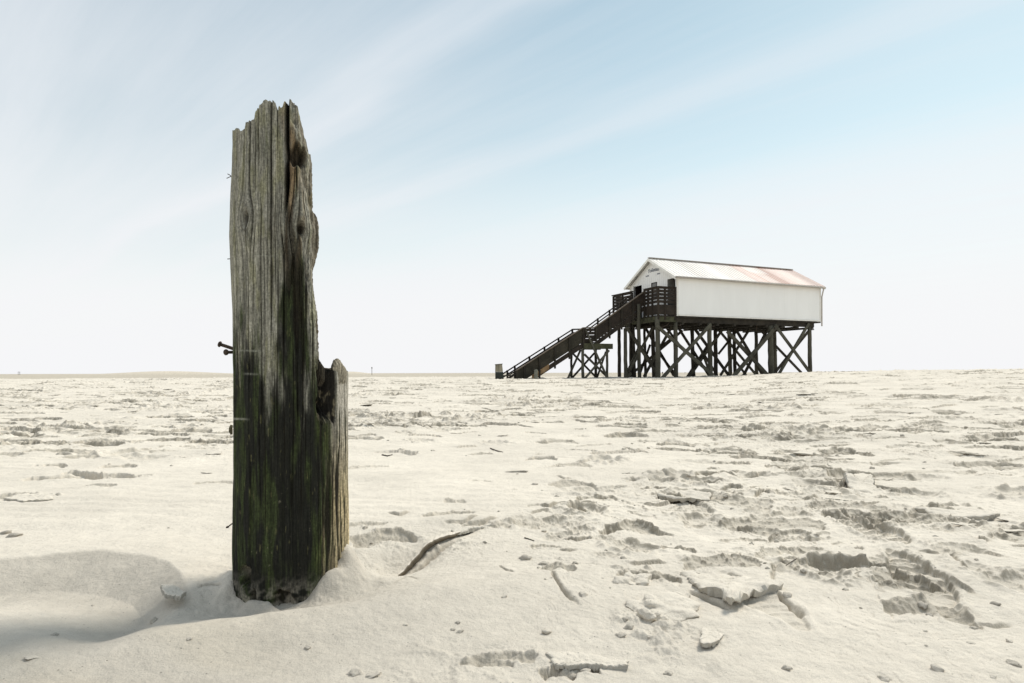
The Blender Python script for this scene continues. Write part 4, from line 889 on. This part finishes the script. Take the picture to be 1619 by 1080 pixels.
mb = MB(); mb.hexa([(bx - u1 - .02, by - u1, bz + .60), (bx + .15, by - u1, bz + .622), (bx + .16, by + u1 - .03, bz + .635), (bx - u1, by + u1 - .01, bz + .603), (bx - u1 - .02, by - u1, bz + .625), (bx + .14, by - u1, bz + .65), (bx + .15, by + u1 - .03, bz + .66), (bx - u1, by + u1 - .01, bz + .63)]); mb.build('stump_cap', GP, stp)
q = hpx(847.5, 598, 1.1); zt = hpx(847.5, 584, 1.1).z; mb = MB(); mb.tube([Vector((q.x, q.y, q.z - .3)), Vector((q.x, q.y, q.z)), Vector((q.x - .01, q.y, (q.z + zt) / 2)), Vector((q.x, q.y, zt - .02)), Vector((q.x, q.y, zt))], [.10, .095, .09, .085, .05], 12, .06, 3)
o = mb.build('short_post', mat('grey_post_wood', (.14, .14, .11), .85, (.24, .235, .19), 8, .4, 60), None, True, (q.x, q.y, q.z)); tag(o, 'short round grey post standing against the lower stair boards', 'post')

# ------------------------------------------------------------------ crusts, clods, twigs
MCR = bpy.data.materials.new('sand_crust'); 
MCR = MSAND
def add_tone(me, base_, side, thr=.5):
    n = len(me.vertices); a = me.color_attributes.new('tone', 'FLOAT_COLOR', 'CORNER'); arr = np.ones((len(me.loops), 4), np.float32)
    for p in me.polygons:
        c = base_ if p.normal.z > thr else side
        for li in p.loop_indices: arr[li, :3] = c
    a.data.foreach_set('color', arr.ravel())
CT = tuple(SAND * .97); CS = tuple(SAND * np.array([.62, .64, .66]))  # tops keep the sand colour, sides carry painted shade
def clod_mesh(seed, flat=.6, rough_=.35, sub=3, tone=.8, name='clod'):
    bm = bmesh.new(); bmesh.ops.create_icosphere(bm, subdivisions=sub, radius=1.0); o = Vector((seed * 3.7, seed * 1.3, 0))
    for v in bm.verts:
        d = v.co.normalized(); f = 1 + rough_ * mnoise.noise(d * 1.3 + o) * 1.6 + rough_ * .6 * mnoise.noise(d * 3.1 + o) + rough_ * .25 * mnoise.noise(d * 8 + o)
        p = d * f; p.x += .25 * p.z; v.co = (p.x, p.y * .8, max(p.z * flat, -.35 * flat))
    me = bpy.data.meshes.new(name); bm.to_mesh(me); bm.free(); me.polygons.foreach_set('use_smooth', [True] * len(me.polygons)); me.materials.append(MCR)
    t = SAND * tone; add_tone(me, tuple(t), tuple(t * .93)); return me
def slab_mesh(seed, asp=.5, thick=.10, name='slab', outline=None, groove=0):
    rd = random.Random(seed); bm = bmesh.new(); n = 44
    outl = []
    for k in range(n):
        a = 2 * pi * k / n; r = 1 + .22 * sin(2 * a + seed) + .16 * sin(3 * a + seed * 2.1) + rd.uniform(-.05, .05) + .12 * (1 if sin(5 * a + seed) > .3 else -1) * .5
        outl.append((cos(a) * r, sin(a) * r * asp))
    if outline: outl = outline; n = len(outl)
    rings = 14; V = []
    for j in range(rings):
        f = 1 - j / rings
        for (x, y) in outl:
            zz = .07 * mnoise.noise(Vector((x * f * 1.7 + seed, y * f * 1.7, 0))) + (groove * .03 * sin((x * .55 + y) * f * 26) * max(0, f - .25)) + .030 * mnoise.noise(Vector((x * f * 9 + seed, y * f * 9, 2))) - (.02 if j == 0 else 0)
            V.append(bm.verts.new((x * f, y * f, zz)))
    c = bm.verts.new((0, 0, .01)); Vb = [bm.verts.new((x * rd.uniform(.90, .99), y * rd.uniform(.90, .99), -thick * rd.uniform(.7, 1.25))) for x, y in outl]
    for j in range(rings - 1):
        for k in range(n): bm.faces.new((V[j * n + k], V[j * n + (k + 1) % n], V[(j + 1) * n + (k + 1) % n], V[(j + 1) * n + k]))
    for k in range(n): bm.faces.new((V[(rings - 1) * n + k], V[(rings - 1) * n + (k + 1) % n], c)); bm.faces.new((V[(k + 1) % n], V[k], Vb[k], Vb[(k + 1) % n]))
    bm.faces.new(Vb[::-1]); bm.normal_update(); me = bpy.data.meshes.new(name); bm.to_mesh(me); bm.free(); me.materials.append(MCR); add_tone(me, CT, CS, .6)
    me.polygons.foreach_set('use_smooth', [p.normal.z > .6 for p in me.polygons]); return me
clods = [clod_mesh(i + 1, .55 + .1 * (i % 3), .32, 3, .62 + .05 * (i % 5)) for i in range(7)]
slabs = [slab_mesh(i + 1, .35 + .12 * (i % 4), .07 + .03 * (i % 3)) for i in range(8)]
def place(me, name, x, y, size, rot, label, cat, group=None, sink=.2, zs=1.0, dz=0.0):
    o = bpy.data.objects.new(name, me); COL.objects.link(o); o.location = (x, y, gheight(x, y) + dz - sink * size * .3); o.rotation_euler = rot; o.scale = (size, size, size * zs); return tag(o, label, cat, group)
rd = random.Random(21); n_ = 0; k = 0
while n_ < 290 and k < 9000:
    k += 1; D = 1.25 * (9 / 1.25) ** rd.random(); a = radians(rd.uniform(-39, 39)); x, y = D * sin(a), D * cos(a)
    if math.hypot(x - PXC, y - PYC) < .22: continue
    j = np.searchsorted(th_in, a); i = np.searchsorted(RS, D)
    if rd.random() > rough[i, j] + .03 + .5 * dist[i, j]: continue
    size = .0025 + .009 * rd.random() ** 3 + .0014 * D * rd.random()
    place(clods[n_ % 7], 'sand_clod', x, y, size, (rd.uniform(-.3, .3), rd.uniform(-.3, .3), rd.uniform(0, 6)), 'small loose crumb of moist sand scattered on the beach', 'sand clod', 'loose crumbs of sand on the beach'); n_ += 1
n_ = 0; k = 0
while n_ < 120 and k < 8000:
    k += 1; D = 2.6 * (19 / 2.6) ** rd.random(); a = radians(rd.uniform(-40, 40)); x, y = D * sin(a), D * cos(a)
    j = np.searchsorted(th_in, a); i = np.searchsorted(RS, D)
    if rd.random() > rough[i, j]: continue
    size = (.018 + .035 * rd.random() ** 1.5) * (1 + .12 * D)
    place(slabs[n_ % 8], 'sand_crust_plate', x, y, size, (rd.uniform(-.02, .16), rd.uniform(-.10, .10), rd.uniform(-.5, .5) + (pi if rd.random() < .5 else 0)), 'thin broken plate of sand crust lying loose on the beach', 'sand crust', 'broken plates of sand crust further up the beach', .0, .8, .002 + .0008 * D); n_ += 1
# individually seen pieces of crust and clods in the foreground
def at_px(px, py): return W(px, py)
def polyslab(name, pts, thick, label, seed, tilt=(0, 0), dz=.0, cat='sand crust'):
    P = [W(a, b) for a, b in pts]; cx_ = sum(p[0] for p in P) / len(P); cy_ = sum(p[1] for p in P) / len(P); P = [(p[0] - cx_, p[1] - cy_) for p in P]
    sc = max(math.hypot(*p) for p in P); out = []; rd_ = random.Random(seed)
    for (a, b) in zip(P, P[1:] + P[:1]):
        m = max(5, int(math.hypot(b[0] - a[0], b[1] - a[1]) / sc * 26))
        for i in range(m):
            t = i / m; w_ = .014; qx2, qy2 = (a[0] + (b[0] - a[0]) * t) / sc, (a[1] + (b[1] - a[1]) * t) / sc; nn = .16 * mnoise.noise(Vector((qx2 * 2.2, qy2 * 2.2, seed * 3.3))) + .08 * mnoise.noise(Vector((qx2 * 7, qy2 * 7, seed))); out.append((qx2 * (1 + nn) + rd_.uniform(-w_, w_), qy2 * (1 + nn) + rd_.uniform(-w_, w_)))
    area = sum(a[0] * b[1] - a[1] * b[0] for a, b in zip(out, out[1:] + out[:1]))
    if area < 0: out.reverse()
    me = slab_mesh(seed, 1, thick / sc, name, out, groove=1 if seed == 3 else 0); o = bpy.data.objects.new(name, me); COL.objects.link(o); o.scale = (sc * 1.12, sc * 1.12, sc * 1.15)
    o.location = (cx_, cy_, max(gheight(cx_, cy_), 0) + dz); o.rotation_euler = (tilt[0], tilt[1], 0); return tag(o, label, cat)
polyslab('sand_crust_piece', [(1088, 912), (1120, 896), (1165, 884), (1200, 905), (1225, 934), (1190, 948), (1152, 962), (1140, 950), (1112, 944)], .012, 'largest sand crust slab, tilted, with shoe-tread grooves, right of the churned footprint', 3, (-.11, .04), .008)
for px_, py_, sz, fl, sd_, rz, lb in [(1040, 968, 46, .34, 21, .1, 'rounded lump of sand crust propped up over a dark gap, left of the largest slab'), (1022, 987, 24, .55, 22, -.5, 'small grey tilted chunk of crust leaning under the rounded lump'),
        (1000, 925, 34, .5, 23, .6, 'ridged lump of sand behind the rounded lump in the churned footprint'), (1075, 952, 20, .5, 24, -.3, 'knobbly lump joining the rounded lump on its right')]:
    x, y = W(px_, py_); place(clod_mesh(sd_, 1, .42, 5, .98), 'sand_lump', x, y, sz / F * y, (.12, .1, rz), lb, 'sand lump', None, .1, fl)
polyslab('sand_crust_piece', [(868, 1042), (925, 1040), (985, 1052), (985, 1062), (930, 1060), (880, 1060)], .012, 'long flat crust slab overhanging a hollow at the bottom edge of the photo', 7, (-.12, .03), .006)
polyslab('sand_crust_piece', [(1110, 1000), (1135, 994), (1146, 1008), (1128, 1026), (1108, 1028)], .009, 'small upturned crust edge below the largest slab', 8, (-.1, .1), .004)
P_ = []
for a, b, h_ in [(612, 897, .000), (630, 888, .014), (652, 878, .020), (676, 866, .021), (698, 856, .018), (716, 850, .012), (735, 843, .004)]:
    x, y = W(a, b); P_.append((x, y, h_))
V_ = []; n4 = 40
for k in range(n4 + 1):
    t = k / n4 * (len(P_) - 1); i0 = min(int(t), len(P_) - 2); f = t - i0; c_ = [P_[i0][q] * (1 - f) + P_[i0 + 1][q] * f for q in range(3)]
    g_ = gheight(c_[0], c_[1] + .06); j1 = .004 * mnoise.noise(Vector((k * .35, 0, 1))); j2 = .003 * mnoise.noise(Vector((k * .8, 3, 1))); e_ = math.sin(pi * k / n4) ** .5; zt = g_ + c_[2] + j2
    for dy, dz in ((.000, -.006), (-.010, -.001), (-.008, .004), (.012, .0065), (.045, .002), (.085, -.022 - c_[2]), (.030, -.020)):
        V_.append((c_[0] + j1, c_[1] + dy * (.3 + .7 * e_) + j1, zt + dz * (.4 + .6 * e_)))
F_ = [(k * 7 + q, k * 7 + (q + 1) % 7, (k + 1) * 7 + (q + 1) % 7, (k + 1) * 7 + q) for k in range(n4) for q in range(7)] + [tuple(range(7)), tuple(n4 * 7 + q for q in range(7))[::-1]]
o = mesh_obj('sand_crust_ledge', V_, F_, MSAND, None, False, (P_[3][0], P_[3][1], 0)); add_tone(o.data, CT, tuple(SAND * np.array([.30, .28, .25])), .35)  # edge and underside of the ledge darkened with painted shade
tag(o, 'long dark-edged crust ledge slanting up to the right, beside the weathered post', 'sand crust')
polyslab('sand_crust_piece', [(716, 842), (750, 830), (786, 824), (775, 832), (745, 842), (722, 848)], .008, 'thin sliver of crust behind the long ledge right of the post', 10, (-.06, -.05), .008)
polyslab('sand_crust_piece', [(1042, 778), (1085, 770), (1125, 782), (1120, 792), (1075, 794), (1045, 790)], .016, 'flat crust slab lying in front of the stilts, beyond the largest slab', 11, (-.10, 0), .006)
polyslab('sand_crust_piece', [(1450, 806), (1500, 800), (1570, 812), (1572, 826), (1530, 824), (1480, 816)], .020, 'long dark-edged crust slab near the right edge', 12, (-.10, 0), .010)
polyslab('sand_crust_piece', [(1335, 760), (1375, 757), (1392, 785), (1350, 782)], .02, 'pale triangular block of crust behind the right footprint', 13, (.10, .1), .020)
polyslab('sand_crust_piece', [(10, 790), (45, 782), (92, 784), (80, 792), (40, 796)], .016, 'dark-edged crust slab at the left edge above the smooth bowl', 14, (-.05, 0), .014)
polyslab('shell_chip', [(255, 932), (272, 929), (292, 938), (284, 947), (262, 944)], .010, 'pale chip of crust lying in the smooth bowl left of the post', 15, (-.05, .1), .010)
for i, (px_, py_, sz, fl, lb) in enumerate([(829, 887, 9.5, 1, 'round grey clod of sand alone in the middle foreground'), (860, 897, 8, .6, 'flat clod just right of the round grey clod'), (560, 1066, 12, .7, 'brownish clod at the bottom edge below the post'),
        (586, 1069, 14, .5, 'flat pale stone-like clod next to the brownish one at the bottom edge'), (640, 998, 4, .8, 'tiny dark pebble below the post\'s right side'), (722, 994, 4.5, .8, 'upper of three small clods in the lower middle'),
        (714, 1003, 4.5, .8, 'left of three small clods in the lower middle'), (726, 1006, 6, .6, 'widest of three small clods in the lower middle'), (1601, 1046, 10, .7, 'dark rounded clod in the bottom right corner'),
        (1537, 990, 6, .6, 'dark clod below the right footprint'), (1533, 1015, 7, .45, 'flat brown clod above the bottom right corner'), (1568, 1068, 6, .5, 'low clod at the bottom right edge'),
        (992, 1000, 8, .8, 'clod at the left end of the crumbled heap'), (978, 1012, 9, .7, 'broad clod in front of the crumbled heap'), (905, 1066, 9, .9, 'upright clod in the hollow under the bottom slab'),
        (925, 1064, 8, .7, 'middle clod in the hollow under the bottom slab'), (1056, 1066, 8, .6, 'clod near the bottom edge right of the slab'), (634, 714, 5, .9, 'pale clod on the smooth sand right of the post'),
        (684, 715, 3.4, .9, 'dark pebble on the smooth sand right of the post'), (955, 803, 4, .9, 'small clod beyond the middle footprint'), (844, 767, 5, .8, 'brown clod nearer than the staircase foot'), (20, 845, 11, .8, 'dark clod at the left edge beyond the smooth bowl'), (8, 840, 8, 1, 'leftmost clod at the photo edge'),
        (298, 1028, 5, .5, 'dark chip on the foreground slope left of the post'), (333, 967, 5, .6, 'small chip right in front of the post foot shadow'), (50, 1056, 11, .3, 'long dark chip in the bottom left'), (83, 1004, 7, .4, 'dark chip on the grey band at the left')]):
    x, y = W(px_, py_); r_ = sz / F * y
    place(clods[i % 7], 'sand_clod', x, y, r_, (rd.uniform(-.2, .2), rd.uniform(-.2, .2), rd.uniform(-.5, .5)), lb, 'sand clod', None, .0, fl)
MTW = mat('dark_twig', (.05, .04, .03), .8, (.10, .08, .06), 200, .3, 400)
for i, (pts, r_, lb) in enumerate([([(829, 851), (836, 853), (844, 856)], .0022, 'short black twig on the sand in the middle foreground'), ([(604, 722), (612, 723.5), (620, 721)], .005, 'small curved dark twig on smooth sand right of the post'),
        ([(775, 711), (785, 715), (795, 717)], .004, 'thin twig on the sand toward the staircase'), ([(1262, 882), (1252, 888), (1242, 896)], .0015, 'bit of root by the arched footprint rim')]):
    P = []
    for a, b in pts: x, y = W(a, b); P.append(Vector((x, y, gheight(x, y) + r_ * .8)))
    mb = MB(); mb.tube(P, [r_, r_, r_ * .5], 8, .3, i); tag(mb.build('twig', MTW, None, True, P[1]), lb, 'twig')

# ------------------------------------------------------------------ far-off marks and walkers
def far(px, py, D): return Vector(((px - CX) / F * D, D, EYE + (HY - 0.00227 * (px - CX) - py) / F * D))
MF = mat('far_dark_timber', (.12, .11, .10), .9)
D = 420.; b = far(588, 591, D); mb = MB(); gzv = -.75
mb.tube([Vector((b.x, D, gzv - .5)), Vector((b.x, D, gzv + 5.4))], .16, 8); tp = mb
br_ = empty('beacon', (b.x, D, gzv), 'thin beacon pole on the horizon right of the weathered post', 'beacon'); mb.build('pole', MF, br_); mb = MB(); mb.tube([Vector((b.x, D, gzv + 4.4)), Vector((b.x, D, gzv + 5.3))], [.45, .25], 8); mb.build('topmark', MF, br_)
D = 700.; b = far(30, 590, D); r0_ = empty('beacon', (b.x, D, gzv), 'tiny frame-like beacon on the horizon at the far left', 'beacon'); mb = MB(); mb.tube([Vector((b.x - .9, D, gzv - .5)), Vector((b.x - .9, D, gzv + 3.6))], .2, 8); mb.tube([Vector((b.x + .9, D, gzv - .5)), Vector((b.x + .9, D, gzv + 3.6))], .2, 8); mb.build('pole', MF, r0_)
mb = MB(); mb.bar(Vector((b.x - 1.2, D, gzv + 3.4)), Vector((b.x + 1.2, D, gzv + 3.4)), .3, .3); mb.build('crossbar', MF, r0_)
def person(px, D, h, label, mc, stride=.18):
    x = (px - CX) / F * D; z0 = float(macro(np.array([x]), np.array([D]))[0])
    j = {'pel': (0, 0, .53), 'sp': (0, .0, .66), 'ch': (0, 0, .78), 'nk': (0, 0, .85), 'hd': (0, -.01, .91), 'ht': (0, -.01, .96),
         'hl': (-.05, 0, .50), 'kl': (-.055, -stride * .5, .28), 'fl': (-.055, -stride, .03), 'tl': (-.055, -stride - .07, .01), 'hr': (.05, 0, .50), 'kr': (.055, stride * .3, .28), 'fr': (.055, stride, .05), 'tr': (.055, stride - .07, .01),
         'sl': (-.105, 0, .80), 'el': (-.13, .03, .65), 'wl': (-.13, -.02, .52), 'sr': (.105, 0, .80), 'er': (.13, .02, .65), 'wr': (.13, -.04, .52)}
    E = [('pel', 'sp'), ('sp', 'ch'), ('ch', 'nk'), ('nk', 'hd'), ('hd', 'ht'), ('pel', 'hl'), ('hl', 'kl'), ('kl', 'fl'), ('fl', 'tl'), ('pel', 'hr'), ('hr', 'kr'), ('kr', 'fr'), ('fr', 'tr'), ('ch', 'sl'), ('sl', 'el'), ('el', 'wl'), ('ch', 'sr'), ('sr', 'er'), ('er', 'wr')]
    Rd = {'pel': .075, 'sp': .07, 'ch': .08, 'nk': .032, 'hd': .055, 'ht': .04, 'hl': .055, 'kl': .035, 'fl': .024, 'tl': .02, 'hr': .055, 'kr': .035, 'fr': .024, 'tr': .02, 'sl': .038, 'el': .026, 'wl': .02, 'sr': .038, 'er': .026, 'wr': .02}
    ks = list(j); me = bpy.data.meshes.new('person'); me.from_pydata([tuple(c * h for c in j[k]) for k in ks], [(ks.index(a), ks.index(b)) for a, b in E], [])
    o = bpy.data.objects.new('person', me); COL.objects.link(o); o.location = (x, D, z0)
    md = o.modifiers.new('skin', 'SKIN')
    for i, k in enumerate(ks): me.skin_vertices[0].data[i].radius = (Rd[k] * h,) * 2; me.skin_vertices[0].data[i].use_root = (k == 'pel')
    o.modifiers.new('sub', 'SUBSURF').levels = 1; me.materials.append(mc); return tag(o, label, 'person')
MC1 = mat('dark_clothing', (.05, .05, .06), .9); MC2 = mat('grey_clothing', (.16, .16, .18), .9)
person(1047.5, 300, 1.75, 'taller of two distant walkers in dark clothes between the front stilts', MC1); person(1050, 302, 1.05, 'child walking close beside the taller distant walker', MC2, .12)
person(1083, 560, 1.75, 'lone walker far away between the stilts', MC2)
pp = person(1295, 200, 1.7, 'person standing on the horizon right of the rightmost stilt', MC1, .05)
print('done', len(bpy.data.objects))
